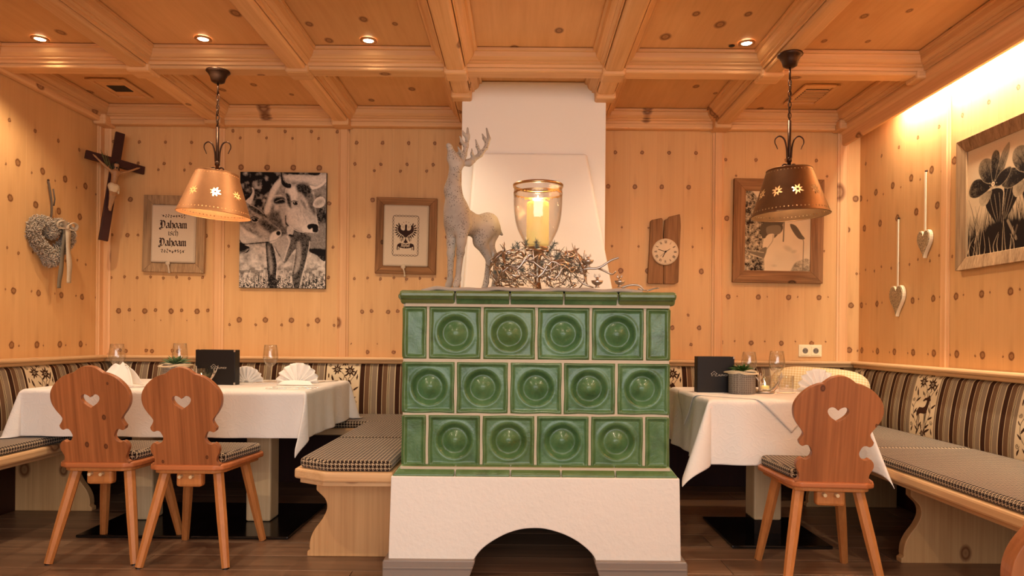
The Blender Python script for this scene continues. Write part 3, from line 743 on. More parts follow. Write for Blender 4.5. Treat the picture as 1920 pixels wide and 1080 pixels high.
# ------------------------------------------------------------------ painter: a tiny rasteriser whose pixels become the vertex colours of flat prints and woven panels
def vnoise(h, w, sc, seed):
    rs = np.random.default_rng(seed); gh, gw = int(h/sc)+3, int(w/sc)+3; g = rs.random((gh, gw))
    y = np.arange(h)/sc; x = np.arange(w)/sc; yi = y.astype(int); xi = x.astype(int); fy = (y-yi)[:,None]; fx = (x-xi)[None,:]
    fy = fy*fy*(3-2*fy); fx = fx*fx*(3-2*fx)
    a = g[np.ix_(yi, xi)]; b = g[np.ix_(yi, xi+1)]; c = g[np.ix_(yi+1, xi)]; d = g[np.ix_(yi+1, xi+1)]
    return (a*(1-fx)+b*fx)*(1-fy)+(c*(1-fx)+d*fx)*fy
class Paint:
    """grey canvas, y down; coordinates in user units scaled by s"""
    def __init__(p, w, h, s, val=.5):
        p.s = s; p.w = int(w*s); p.h = int(h*s); p.a = np.full((p.h, p.w), val, float)
        p.Y, p.X = np.mgrid[0:p.h, 0:p.w]; p.X = (p.X+.5)/s; p.Y = (p.Y+.5)/s
    def put(p, m, v, soft=None): p.a = p.a*(1-m)+v*m
    def poly(p, pts, v, smooth=True, alpha=1, n=6, blur=0):
        P = np.array(spline(pts, n, True) if smooth else pts, float)
        inside = np.zeros((p.h, p.w), bool); x1, y1 = P[-1]
        for x2, y2 in P:
            if y1 != y2:
                c = ((y1 > p.Y) != (y2 > p.Y)) & (p.X < (x2-x1)*(p.Y-y1)/(y2-y1)+x1); inside ^= c
            x1, y1 = x2, y2
        m = inside.astype(float)
        if blur: m = p.blur(m, blur)
        p.put(m*alpha, v); return m
    def blur(p, m, r):
        r = max(1, int(r*p.s)); k = np.ones(2*r+1)/(2*r+1)
        for _ in range(2):
            m = np.apply_along_axis(lambda q: np.convolve(np.pad(q, r, mode='edge'), k, 'valid'), 0, m)
            m = np.apply_along_axis(lambda q: np.convolve(np.pad(q, r, mode='edge'), k, 'valid'), 1, m)
        return m
    def line(p, pts, w, v, alpha=1, smooth=True, n=6, w2=None, soft=.8):
        P = np.array(spline(pts, n) if smooth and len(pts) > 2 else pts, float); D = np.full((p.h, p.w), 1e9); N = len(P)-1
        for i in range(N):
            a, b = P[i], P[i+1]; d = b-a; L = max(d@d, 1e-9)
            lo = np.minimum(a, b)-3*w-3; hi = np.maximum(a, b)+3*w+3
            xa, xb = max(int(lo[0]*p.s), 0), min(int(hi[0]*p.s)+1, p.w); ya, yb = max(int(lo[1]*p.s), 0), min(int(hi[1]*p.s)+1, p.h)
            if xa >= xb or ya >= yb: continue
            X = p.X[ya:yb, xa:xb]; Y = p.Y[ya:yb, xa:xb]
            t = np.clip(((X-a[0])*d[0]+(Y-a[1])*d[1])/L, 0, 1)
            ww = w if w2 is None else w+(w2-w)*(i+t)/N
            q = np.hypot(X-a[0]-t*d[0], Y-a[1]-t*d[1])-ww/2
            D[ya:yb, xa:xb] = np.minimum(D[ya:yb, xa:xb], q)
        p.put(np.clip(.5-D*p.s*soft, 0, 1)*alpha, v)
    def ell(p, cx, cy, rx, ry, v, alpha=1, soft=0, rot=0):
        dx = p.X-cx; dy = p.Y-cy; c, s = math.cos(rot), math.sin(rot)
        d = np.hypot((dx*c+dy*s)/rx, (-dx*s+dy*c)/ry)
        if soft: m = np.clip((1-d)/soft, 0, 1); m = m*m*(3-2*m)
        else: m = np.clip((1-d)*min(rx, ry)*p.s+.5, 0, 1)
        p.put(m*alpha, v)
    def leaf(p, x, y, ang, L, w, v, bend=0):
        a = math.radians(ang); dx, dy = math.cos(a), -math.sin(a); nx, ny = -dy, dx; R = []
        for sgn in (1, -1):
            for t in ((0,.12,.3,.5,.75,1) if sgn == 1 else (.75,.5,.3,.12)):
                k = math.sin(PI*t**.8)*w/2*sgn; bb = bend*t*t
                R.append((x+dx*L*t+nx*(k+bb), y+dy*L*t+ny*(k+bb)))
        p.poly(R, v, smooth=False)
def vc_mesh(name, V, F, C, mat, smooth=True):
    me = bpy.data.meshes.new(name); me.from_pydata(V, [], F); me.materials.append(mat)
    at_ = me.color_attributes.new('Col', 'FLOAT_COLOR', 'POINT')
    C = np.asarray(C, np.float32)
    if C.shape[1] == 3: C = np.concatenate([C, np.ones((len(C), 1), np.float32)], 1)
    at_.data.foreach_set('color', C.ravel()); 
    if smooth: shade_smooth(me)
    me.update(); return me
def two_tone(a, dark, light):
    d = np.array(dark[:3]); l = np.array(light[:3]); return d+(l-d)*np.clip(a, 0, 1)[...,None]
# ------------------------------------------------------------------ woven motif: edelweiss, vines and a deer, .22 x .35 m (units: mm)
def motif():
    p = Paint(220, 350, .5*1.0*1.0, 1.0); k = 0.0
    def edel(x, y, r, rot=0):
        for i in range(9): p.leaf(x, y, rot+i*40, r*(1.0 if i % 2 == 0 else .82), r*.30, k)
        p.ell(x, y, r*.24, r*.24, .55); p.ell(x, y, r*.12, r*.12, k)
    def vine(pts, w=3.4): p.line(pts, w, k)
    def curl(x, y, r, s=1):
        p.line([(x+s*(r*(1-t/14))*math.cos(t*.75), y+(r*(1-t/14))*math.sin(t*.75)) for t in range(13)], 3.2, k)
    for s in (1,):
        vine([(150,345),(140,300),(165,250),(182,200),(160,140),(185,95)]); vine([(60,345),(85,300),(40,250),(28,190),(55,140),(45,100)])
        vine([(110,345),(112,310),(100,280)]); vine([(110,130),(120,95),(105,70)])
    edel(72, 52, 40, 10); edel(156, 62, 44, -8); edel(118, 4, 30)
    for x, y, a, L in ((185,95,70,46),(170,150,130,44),(182,190,40,46),(178,215,120,40),(165,250,30,44),(50,130,110,48),(45,160,40,44),(28,195,140,30),(35,230,60,44),(45,255,150,40),(85,300,60,44),(62,340,60,48),(80,320,140,44),(140,300,40,48),(150,340,120,50),(140,320,30,52),(112,312,100,40),(110,125,140,36),(118,95,30,36),(20,110,100,36),(205,120,90,40),(205,330,110,40),(16,330,70,40)):
        p.leaf(x, y, a, L, L*.27, k, 4)
    curl(196, 262, 13); curl(22, 150, 11, -1); curl(20, 285, 12); curl(200, 20, 10, -1); curl(24, 24, 10)
    edel(120, 330, 26, 20)
    # deer
    p.poly([(62,210),(80,190),(110,188),(130,178),(138,150),(128,148),(112,156),(104,150),(122,136),(140,130),(150,128),(158,140),(160,160),(156,185),(150,205),(146,216),(128,222),(100,222),(82,228),(70,240),(60,232)], k)
    for l in ([(66,225),(74,250),(68,275),(76,305)],[(78,225),(88,250),(84,275),(90,305)],[(132,215),(134,250),(130,280),(134,308)],[(146,210),(142,245),(146,280),(144,308)]): p.line(l, 9, k, w2=4)
    p.line([(138,130),(132,108),(120,98)], 4, k); p.line([(146,128),(150,108),(162,98)], 4, k); p.leaf(150,130,40,16,6,k)
    p.leaf(62,212,200,16,7,k)
    return p.a
MOTIF = motif()
C_CREAM, C_DARK, C_GREY, C_LINE, C_BLK, C_BROWN = srgb(226,206,170), srgb(64,40,28), srgb(140,122,102), srgb(206,186,148), srgb(44,30,24), srgb(112,84,62)
STR = [(.030, C_DARK), (.0035, C_LINE), (.030, C_BROWN), (.0035, C_LINE), (.003, C_BLK), (.003, C_LINE), (.0035, C_BLK), (.0035, C_LINE), (.032, C_GREY), (.006, C_LINE)]
PER = sum(s[0] for s in STR)
def fabric_cols(L, centers):
    """columns (position, colour | ('motif', u)) along a backrest of length L, edges doubled for crisp stripes"""
    cols = []; PWID = .22
    edges = sorted([(c-PWID/2, c+PWID/2) for c in centers])
    def stripes(a, b, anchor):
        segs = []; k = math.floor((a-anchor)/PER)
        x = anchor+k*PER
        while x < b:
            for wd, c in STR:
                s, e = max(x, a), min(x+wd, b)
                if e-s > 5e-4: segs.append((s, e, c, x, wd))
                x += wd
        return segs
    cur = 0.0; gaps = []
    for a, b in edges+[(L, L)]:
        if a > cur+1e-4: gaps.append((max(cur, 0), min(a, L)))
        cur = max(cur, b)
    anchor = (edges[0][1] if edges else 0)
    for a, b in gaps:
        for s, e, c, x0, wd in stripes(a, b, anchor):
            n = max(2, int((e-s)/.012)+1)
            for i in range(n): cols.append((s+(e-s)*i/(n-1)*(1-1e-3), c))
        cols.append((b-1e-5, C_DARK))
    for a, b in edges:
        a2, b2 = max(a, 0), min(b, L); n = int((b2-a2)/.002)+1
        if n < 3: continue
        for i in range(n):
            x = a2+1e-5+(b2-a2-2e-5)*i/(n-1); cols.append((x, ('m', min(max((x-a)/PWID, 0), .999))))
    cols.sort(key=lambda q: q[0]); return cols
def backrest(name, L, centers, fn, parent=None, label=None, H=.35, flip=False):
    """fn(s, d, z): s along, d out from the wall, z up. Upholstered pad with stitched channels"""
    cols = fabric_cols(L, centers); nz = 150; nc = len(cols)
    zs = np.linspace(0, 1, nz)
    V = []; C = []
    for t in zs:
        z = .475+t*H
        for s, c in cols:
            base = .115-.055*t
            bul = .020*math.sin(PI*min(max(t, 0), 1))**.6
            round_ = -.030*max(0, (t-.90)/.10)**2
            ch = 0
            e = min(s, L-s); round_ -= .012*max(0, 1-e/.02)**2
            V.append(fn(s, base+bul+round_+ch, z))
            if isinstance(c, tuple) and c[0] == 'm':
                u = c[1] if not flip else 1-c[1]
                r = MOTIF[min(int((1-t)*MOTIF.shape[0]), MOTIF.shape[0]-1), min(int(u*MOTIF.shape[1]), MOTIF.shape[1]-1)]
                C.append(tuple(C_DARK[k]+(C_CREAM[k]-C_DARK[k])*r for k in range(3)))
            else: C.append(c[:3])
    F = [(j*nc+i, j*nc+i+1, (j+1)*nc+i+1, (j+1)*nc+i) for j in range(nz-1) for i in range(nc-1)]
    # back side and top so that the pad has thickness
    b0 = len(V)
    for i in (0, nc-1):
        for t in (0, 1):
            V.append(fn(cols[i][0], .01, .475+t*H)); C.append(C_DARK[:3])
    n = nz*nc
    top = [(nz-1)*nc+i for i in range(nc)]; bot = list(range(nc))
    F.append(tuple(top + [b0+3, b0+1])); F.append(tuple([b0, b0+2] + bot[::-1]))
    F.append(tuple([j*nc for j in range(nz)] + [b0+1, b0])); F.append(tuple([b0+2, b0+3] + [j*nc+nc-1 for j in range(nz-1, -1, -1)]))
    F.append((b0, b0+1, b0+3, b0+2))
    me = vc_mesh(name, V, F, C, M['woven'])
    o = link(name, me, parent)
    if label: tag(o, label, 'backrest')
    return o
def cushion_poly(poly, z0, z1, name, parent, r=.018):
    mb = MB(); mb.prism(poly, lambda p, q, t: Vector((p, q, t)), z0, z1)
    return mb.build(name, M['hound'], parent, bevel=r, seg=4, angle=25)
def plank_poly(poly, z0, z1, name, parent, mat, bevel=.006):
    mb = MB(); mb.prism(poly, lambda p, q, t: Vector((p, q, t)), z0, z1)
    return mb.build(name, mat, parent, bevel=bevel, seg=2, angle=25)
def R4(x0, x1, y0, y1): return [(x0, y0), (x1, y0), (x1, y1), (x0, y1)]
ZS0, ZS1, ZCU = .398, .440, .482
def support(parent, x0, x1, y, mirror=False, name='support_board', z1=ZS0):
    """end board with a swelling, waisted free edge; the free edge is at x0 (or x1 when mirrored)"""
    prof = [(.0, 0), (.0, .022), (.012, .030), (.010, .045), (.016, .085), (.035, .125), (.065, .165), (.085, .205), (.088, .235), (.078, .262), (.055, .285), (.040, .300), (.040, z1)]
    prof = [prof[0], prof[1]] + spline(prof[1:-1], 3)[1:] + [prof[-1]]
    if not mirror: poly = [(x1, 0), (x1, z1)] + [(x0+a, b) for a, b in prof[::-1]]
    else: poly = [(x0, 0), (x0, z1)] + [(x1-a, b) for a, b in prof[::-1]]
    mb = MB(); mb.prism(poly, lambda p, q, t: Vector((p, t, q)), y-.022, y+.022)
    return mb.build(name, M['bench_z'], parent, bevel=.004, seg=2, angle=40)
# --- left wall bench
YJ = 4.13
lb = empty('wall_bench', (-2.6, 3.5, 0), 0, 'pine bench with houndstooth seat pad along the left wall', 'bench'); I = (2.6, -3.5, 0)
def shift(o, v): o.location = Vector(o.location)+Vector(v); return o
shift(plank_poly(R4(XL+.016, -2.315, 2.5, YB-.016), ZS0, ZS1, 'seat_board', lb, M['bench_y'], .010), I)
shift(plank_poly(R4(XL+.05, -2.345, 2.5, YB-.05), ZS0-.022, ZS0, 'apron', lb, M['bench_y']), I)
shift(cushion_poly(R4(XL+.09, -2.335, 2.5, YJ-.002), ZS1, ZCU, 'seat_pad', lb), I)
shift(support(lb, XL+.02, -2.40, 3.86, True), I)
shift(backrest('backrest_pad', 2.05, [1.325], lambda s, d, z: (XL+.016+d, 2.6+s, z), lb), I)
# --- back wall bench, left of the stove
bb = empty('wall_bench', (-1.3, 4.4, 0), 0, 'pine bench with houndstooth seat pad along the back wall behind the left table', 'bench'); I = (1.3, -4.4, 0)
shift(plank_poly(R4(-2.313, -.51, YJ-.02, YB-.016), ZS0, ZS1, 'seat_board', bb, M['bench'], .010), I)
shift(cushion_poly(R4(-2.33, -.51, YJ, YB-.10), ZS1, ZCU, 'seat_pad', bb), I)
shift(backrest('backrest_pad', 2.36, [.71-.01, 1.52], lambda s, d, z: (-2.70+s, YB-.016-d, z), bb), I)
# --- bench along the left side of the stove
sb = empty('stove_bench', (-.73, 3.4, 0), 0, 'pine bench with chamfered houndstooth pad beside the green stove', 'bench'); I = (.73, -3.4, 0)
chf = lambda i: [(-.515, 2.792+i), (-.80-i*.3, 2.792+i), (-.945+i, 2.872+i*.5), (-.945+i, YJ-.022), (-.515, YJ-.022)][::-1]
shift(plank_poly(chf(0)[::-1], ZS0, ZS1, 'seat_board', sb, M['bench'], .009), I)
shift(plank_poly(chf(.022)[::-1], ZS0-.020, ZS0, 'apron', sb, M['bench'], .003), I)
shift(cushion_poly([(-.525, 2.803), (-.79, 2.803), (-.925, 2.882), (-.925, 3.46), (-.525, 3.46)], ZS1, ZCU+.004, 'seat_pad', sb), I)
shift(cushion_poly([(-.525, 3.463), (-.925, 3.463), (-.925, YJ-.004), (-.525, YJ-.004)], ZS1, ZCU+.004, 'seat_pad', sb), I)
shift(support(sb, -.955, -.52, 3.11), I); shift(support(sb, -.955, -.52, 4.0), I)
# --- back wall bench, right of the stove, and the right wall bench
rb = empty('wall_bench', (1.1, 4.4, 0), 0, 'pine bench with houndstooth seat pad along the back wall behind the right table', 'bench'); I = (-1.1, -4.4, 0)
shift(plank_poly(R4(.66, 1.60, YJ-.02, YB-.016), ZS0, ZS1, 'seat_board', rb, M['bench'], .010), I)
shift(cushion_poly(R4(.66, 1.62, YJ, YB-.10), ZS1, ZCU, 'seat_pad', rb), I)
shift(backrest('backrest_pad', 1.66, [.455, 1.265], lambda s, d, z: (.52+s, YB-.016-d, z), rb), I)
wb = empty('wall_bench', (1.95, 3.0, 0), 0, 'pine bench with houndstooth seat pad along the right wall under the flower picture', 'bench'); I = (-1.95, -3.0, 0)
shift(plank_poly(R4(1.605, XR-.016, 1.5, YB-.016), ZS0, ZS1, 'seat_board', wb, M['bench_y'], .010), I)
shift(plank_poly(R4(1.63, XR-.05, 1.5, YB-.05), ZS0-.022, ZS0, 'apron', wb, M['bench_y']), I)
shift(cushion_poly(R4(1.622, XR-.10, 1.5, 3.30), ZS1, ZCU, 'seat_pad', wb), I)
shift(cushion_poly(R4(1.622, XR-.10, 3.302, YB-.10), ZS1, ZCU, 'seat_pad', wb), I)
shift(support(wb, 1.72, XR-.06, 3.085), I); shift(support(wb, 1.72, XR-.06, 4.1), I)
shift(backrest('backrest_pad', 3.05, [.845-.81+.0, .845, 1.655, 2.265+.2], lambda s, d, z: (XR-.016-d, YB-.10-s, z), wb, flip=False), I)
# ------------------------------------------------------------------ chairs
def half_outline():
    raw = [(0,118),(48,125),(88,142),(128,172),(150,188),(188,196),(262,230),(332,290),(380,360),(397,432),(386,510),(350,577),(312,628),(296,660),(306,692)]
    A = spline(raw, 4) + [(332,733)]
    B = spline([(332,733),(323,762),(298,778),(268,768),(240,774),(221,802),(209,840),(222,878),(250,900),(276,904),(297,890)], 4)
    C = spline([(297,890),(320,900),(342,930),(346,968),(332,1008),(314,1046),(311,1076),(322,1100),(344,1110)], 4) + [(344,1128)]
    return [(x*.000427, (1128-y)*.000427) for x, y in A+B[1:]+C[1:]]
HO = half_outline()
HEART = [(x*.000427, (1128-y)*.000427) for x, y in spline([(0,440),(10,428),(28,416),(52,408),(76,414),(92,434),(90,462),(70,494),(36,522),(0,545)], 3)]
HT = .023
def chair_back_mesh():
    """board as two mirrored half faces that share the centre line, heart-shaped hole between them"""
    right = HO + [(0, HO[-1][1])] + HEART[::-1]          # top centre .. down the outline .. bottom centre .. up round the heart
    vs = {}; V = []
    def vid(x, z, y):
        k = (round(x, 6), round(z, 6), y)
        if k not in vs: vs[k] = len(V); V.append((x, y, z))
        return vs[k]
    F = []
    for sgn in (1, -1):
        P = [(sgn*x, z) for x, z in right]
        f = [vid(x, z, -HT/2) for x, z in P]; b = [vid(x, z, HT/2) for x, z in P]
        F.append(tuple(f)); F.append(tuple(b[::-1]))
        n = len(P)
        for i in range(n):
            j = (i+1) % n
            if abs(P[i][0]) < 1e-7 and abs(P[j][0]) < 1e-7: continue
            F.append((f[i], f[j], b[j], b[i]))
    mb = MB(); mb.v = V; mb.f = F; return mb
def make_chair(label):
    t = empty('carved_chair', (0,0,0), 0, label, 'chair', 'carved pine chairs with heart cut-outs')
    seat = [(-.125,-.192),(.125,-.192),(.158,-.172),(.172,-.13),(.204,.165),(.190,.196),(.15,.205),(-.15,.205),(-.190,.196),(-.204,.165),(-.172,-.13),(-.158,-.172)]
    s = plank_poly(seat, .414, .438, 'seat', t, M['chair_seat'], .007)
    plank_poly([(x*.90, y*.93) for x, y in seat], .398, .414, 'seat_batten', t, M['chair_leg'], .005)
    cu = [(-.120,-.140),(.120,-.140),(.150,-.125),(.192,.16),(.178,.188),(.14,.194),(-.14,.194),(-.178,.188),(-.192,.16),(-.150,-.125)]
    cushion_poly(cu, .438, .480, 'seat_cushion', t, .017)
    b = chair_back_mesh().build('backrest', M['chair'], t, bevel=.005, seg=2, angle=50, loc=(0, -.170, .436), rot=(math.radians(9), 0, 0))
    for sx in (-1, 1):
        for (tx, ty, fx, fy) in ((.115, -.125, .185, -.205), (.130, .120, .188, .205)):
            a = Vector((sx*tx, ty, .400)); c = Vector((sx*fx, fy, .004)); d = (c-a)
            l = MB().tube([a, a+d*.5, c], [.0235, .0225, .0175], 8).build('leg', M['chair_leg'], t)
            MB().lathe([(0, 0), (.014, 0), (.014, .006), (0, .006)], 12, Matrix.Translation((sx*fx, fy, 0))).build('foot_glide', M['blacksteel'], l)
    MB().box(-.056, .056, -.158, -.112, .336, .399).build('tenon_block', M['chair_leg'], t, bevel=.012, seg=2)
    for sx in (-1, 1): MB().tube([(sx*.024-.006, -.180, .384), (sx*.024-.006, -.10, .384)], .0075, 8).build('peg', M['ash'], t)
    return t
ch = make_chair('carved pine chair nearest the left bench, at the left table')
def place(o, x, y, rz): o.location = (x, y, 0); o.rotation_euler = (0, 0, rz)
place(ch, -1.848, 3.158, math.radians(1))
c2 = copy_tree(ch, None, 'carved pine chair at the left table, nearer the green stove'); place(c2, -1.432, 3.118, math.radians(0))
c3 = copy_tree(ch, None, 'carved pine chair in front of the right table'); place(c3, 1.258, 2.875, math.radians(-5))
c4 = copy_tree(ch, None, 'carved pine chair cut off at the lower right corner of the picture'); place(c4, .776, 1.0, math.radians(-8))
# ------------------------------------------------------------------ tables and cloths
def drape_fn(x0, x1, y0, y1, z, ph=0, flare=None, out=0.0, wav=1.0):
    flare = flare or {}
    def f(u, v):
        ox = x0-u if u < x0 else (u-x1 if u > x1 else 0); oy = y0-v if v < y0 else (v-y1 if v > y1 else 0)
        sx = -1 if u < x0 else 1; sy = -1 if v < y0 else 1
        cx = min(max(u, x0), x1); cy = min(max(v, y0), y1)
        if ox == 0 and oy == 0: return Vector((u, v, z+.0012*math.sin(9*u+ph)*math.sin(8*v)))
        r = math.hypot(ox, oy); ang = math.atan2(oy, ox)
        rr = .014
        if ox > 0 and oy > 0:
            fl, bx, by = flare.get((sx, sy), (.42, 0, 0))
            h = r*fl*math.sin(2*ang)**1.2; dx, dy = sx*math.cos(ang), sy*math.sin(ang)
            k = (r/.3)**1.3*math.sin(2*ang)**2
            hx, hy = dx*h+bx*k, dy*h+by*k
            hh = math.hypot(hx, hy); hh = min(hh, r*.92)
            dr = math.sqrt(max(r*r-hh*hh, 0))
            hx += dx*.012*min(r/.02, 1); hy += dy*.012*min(r/.02, 1)
        else:
            s = v if ox > 0 else u
            a = .05+.040*wav*math.sin(s*2*PI/.37+ph)+.03*wav*math.sin(s*2*PI/.21+1.7*ph)
            e = min(abs(s-(y0 if ox > 0 else x0)), abs(s-(y1 if ox > 0 else x1)))
            a *= min(1, e/.12)
            h = r*a + .012*min(r/.02, 1); dr = r*math.cos(min(a, 1))
            hx, hy = (sx*h, 0) if ox > 0 else (0, sy*h)
        dr -= .006*min(dr/.02, 1)
        n = math.hypot(hx, hy) or 1
        X, Y, Z = cx+hx+hx/n*out, cy+hy+hy/n*out, z-dr
        if X < -2.30 or Y > 4.09 or X > 1.60: Z = max(Z, ZCU+.006)      # the hem rests on the bench pads
        return Vector((X, Y, Z))
    return f
def cloth_obj(name, f, x0, x1, y0, y1, dr, label, cat='tablecloth', step=.0125, rot=None):
    us = np.unique(np.round(np.concatenate([np.linspace(x0-dr, x0, 24), np.linspace(x0, x1, int((x1-x0)/.02)), np.linspace(x1, x1+dr, 24)]), 5))
    vs_ = np.unique(np.round(np.concatenate([np.linspace(y0-dr, y0, 24), np.linspace(y0, y1, int((y1-y0)/.02)), np.linspace(y1, y1+dr, 24)]), 5))
    mb = MB().grid(len(us), len(vs_), lambda i, j: f(us[i], vs_[j]))
    o = mb.build(name, M['cloth'], None, smooth=True, fix=False)
    s = o.modifiers.new('sub', 'SUBSURF'); s.levels = s.render_levels = 1
    so = o.modifiers.new('thick', 'SOLIDIFY'); so.thickness = .0016; so.offset = 0
    return tag(o, label, cat)
def table(x0, x1, y0, y1, cols, plate, label, sock=False):
    cx, cy = (plate[0]+plate[1])/2, (plate[2]+plate[3])/2
    t = empty('pedestal_table', (cx, cy, 0), 0, label, 'table'); I = (-cx, -cy, 0)
    MB().box(x0+.004, x1-.004, y0+.004, y1-.004, .685, .717).build('table_top', M['ash'], t, bevel=.004, loc=I)
    MB().box(*plate, .002, .016).build('base_plate', M['blacksteel'], t, bevel=.004, loc=I)
    for (px, py, w, zb) in cols:
        MB().box(px-w/2, px+w/2, py-w/2, py+w/2, zb, .686).build('column', M['ash'], t, bevel=.010, loc=I)
        if zb > .03: MB().box(px-w/2+.002, px+w/2-.002, py-w/2+.002, py+w/2-.002, .016, zb).build('column_shoe', M['blacksteel'], t, loc=I)
    return t
LT = (-2.46, -1.065, 3.385, 4.22); ZT = .7225
table(*LT, [(-1.372, 3.66, .130, .017), (-1.99, 3.66, .115, .017)], (-2.16, -1.125, 3.33, 4.00), 'long pedestal table under the white cloth left of the stove')
fl = drape_fn(*LT, ZT, .6, {(1,-1): (.30, -.08, -.02), (-1,-1): (.30, 0, 0), (1,1): (.30, 0, 0), (-1,1): (.2,0,0)})
cloth_obj('tablecloth', fl, *LT, .238, 'long white damask tablecloth on the left table')
RT = (.870, 1.545, 3.115, 3.90)
table(*RT, [(1.225, 3.42, .135, .11)], (1.02, 1.50, 3.25, 3.78), 'small square pedestal table under the white cloth right of the stove')
fr = drape_fn(*RT, ZT, 2.1, {(-1,-1): (.38, -.02, .0), (1,-1): (.30, -.035, -.085), (1,1): (.25,0,0), (-1,1): (.25,0,0)})
cloth_obj('tablecloth', fr, *RT, .300, 'white damask tablecloth on the right table')
# diagonal overlay on the right table
fo = drape_fn(*RT, ZT+.003, 2.1, None, .006)
cxo, cyo, hd = 1.235, 3.505, .545
n = 70
mb = MB().grid(n, n, lambda i, j: fo(cxo+((i/(n-1))-(j/(n-1)))*hd, cyo+((i/(n-1))+(j/(n-1))-1)*hd))
o = mb.build('overlay_cloth', M['cloth'], None, smooth=True, fix=False)
so = o.modifiers.new('thick', 'SOLIDIFY'); so.thickness = .0015; so.offset = 0
tag(o, 'smaller white overlay cloth laid diagonally, its corner hanging over the front of the right table', 'tablecloth')
# ------------------------------------------------------------------ things on the tables
ZTT = ZT+.0025
def tp(px, py):
    u = px-975; v = py-632; V = -u*math.sin(ROLL)+v*math.cos(ROLL); return at(px, py, 1280*(1-ZTT)/V)
def up(o, k=1.11): o.scale = (k, k, k); return o
def wine_glass(x, y, label, h=.195, s=1.0):
    out = [(0, 0), (.034, 0), (.034, .002), (.012, .005), (.0042, .012), (.0036, .05), (.0042, .075), (.012, .082), (.027, .096), (.0365, .116), (.0385, .134), (.036, .160), (.031, h)]
    inn = [(.0300, h), (.0350, .160), (.0374, .134), (.0354, .117), (.026, .098), (.010, .086), (0, .084)]
    P = [(r*s, z) for r, z in spline(out[3:], 3)]
    o = MB().lathe([(r*s, z) for r, z in out[:3]]+P+[(r*s, z) for r, z in inn], 36).build('wine_glass', M['glass'], None, smooth=True, loc=(x, y, ZTT))
    return tag(o, label, 'wine glass', 'stemmed wine glasses on the tables')
p = tp(507, 716); up(wine_glass(p.x, p.y, 'wine glass between the black menu folder and the fan napkin on the left table'))
p = tp(219, 716); up(wine_glass(p.x, p.y, 'wine glass beside the folded napkin at the left end of the left table'))
p = tp(337, 716); up(wine_glass(p.x, p.y, 'wine glass behind the pale green succulent on the left table', .2))
p = tp(1404, 730); up(wine_glass(p.x, p.y, 'wine glass behind the dark green succulent on the right table', .185, .95))
p = tp(1456, 730); up(wine_glass(p.x, p.y, 'wine glass left of the fan napkin on the right table', .190))
def fan(x, y, rz, label, R=.108, tilt=-8):
    t = empty('fan_napkin', (x, y, ZTT), rz, label, 'napkin', 'white napkins folded into fans')
    n = 89; m = 9
    def f(i, j):
        a = math.radians(4)+math.radians(172)*i/(n-1); r = .012+(R-.012)*j/(m-1)
        tri = abs(((i/(n-1))*9) % 1-.5)*2-.5
        d = tri*.030*(r/R)**1.0
        z = r*math.sin(a)*1.0
        rr = r*(1+.012*math.cos(i*.9))
        return Vector((-rr*math.cos(a), d - z*math.tan(math.radians(tilt)), z+.002))
    o = MB().grid(n, m, f).build('pleats', M['napkin'], t, smooth=True, fix=False)
    s = o.modifiers.new('thick', 'SOLIDIFY'); s.thickness = .0022
    def g(i, j):
        u = -1+2*i/16; v = j/5
        return Vector((u*R*.86*(1-.25*v), -.028+.018*v, .003+.022*v*(1-.2*u*u)))
    o = MB().grid(17, 6, g).build('base_fold', M['napkin'], t, smooth=True, fix=False); s = o.modifiers.new('thick', 'SOLIDIFY'); s.thickness = .004
    return t
p = tp(557, 722); up(fan(p.x, p.y, math.radians(-4), 'fan napkin at the right end of the left table'))
p = tp(1536, 735); up(fan(p.x, p.y, math.radians(12), 'fan napkin on the right table behind the chair back'))
p = tp(462, 718); up(fan(p.x, p.y, math.radians(185), 'fan napkin half hidden behind the black menu folder on the left table', .085))
# peaked napkin at the left
t = empty('peaked_napkin', tuple(tp(222, 724)[:2])+(ZTT,), math.radians(8), 'napkin folded to a blunt peak at the left end of the left table', 'napkin'); up(t)
def pk(i, j):
    u = -1+2*i/20; v = j/12
    w = .082*(1-v)**.75+.024*v
    return Vector((u*w+.006*v, -.03+.05*v-.014*abs(u)**2, .110*v*(1-.10*abs(u)) + .012*(1-abs(u))*(1-v)+.006*math.sin(u*5)*v))
o = MB().grid(21, 13, pk).build('folded_front', M['napkin'], t, smooth=True, fix=False); s = o.modifiers.new('thick', 'SOLIDIFY'); s.thickness = .003
o = MB().grid(21, 13, lambda i, j: (lambda q: Vector((q.x*1.04, .045-q.y*.5, q.z*.93)))(pk(i, j))).build('folded_back', M['napkin'], t, smooth=True, fix=False); s = o.modifiers.new('thick', 'SOLIDIFY'); s.thickness = .003
# ---- menu folders
def text_mesh(s, size, depth=.0004):
    c = bpy.data.curves.new('lettering', 'FONT'); c.body = s; c.size = size; c.extrude = depth; c.align_x = 'LEFT'; c.resolution_u = 3
    o = bpy.data.objects.new('lettering', c); COL.objects.link(o); bpy.context.view_layer.update()
    me = bpy.data.meshes.new_from_object(o.evaluated_get(bpy.context.evaluated_depsgraph_get())); bpy.data.objects.remove(o); return me
def ribbon_lines(mb, pts, w, y=0, d=.0006):
    for (a, b) in zip(pts[:-1], pts[1:]):
        a = Vector(a); b = Vector(b); t = (b-a); L = t.length
        if L < 1e-6: continue
        t /= L; n = Vector((-t.y, t.x)); a2 = a-t*w/2; b2 = b+t*w/2
        q = [a2-n*w/2, b2-n*w/2, b2+n*w/2, a2+n*w/2]
        mb.add([(p.x, y-d, p.y) for p in q]+[(p.x, y, p.y) for p in q], [(0,1,2,3),(4,7,6,5),(0,4,5,1),(1,5,6,2),(2,6,7,3),(3,7,4,0)])
LOGO_TXT = text_mesh('ALPHOF', .0125); LOGO_TXT.materials.append(M['logo'])
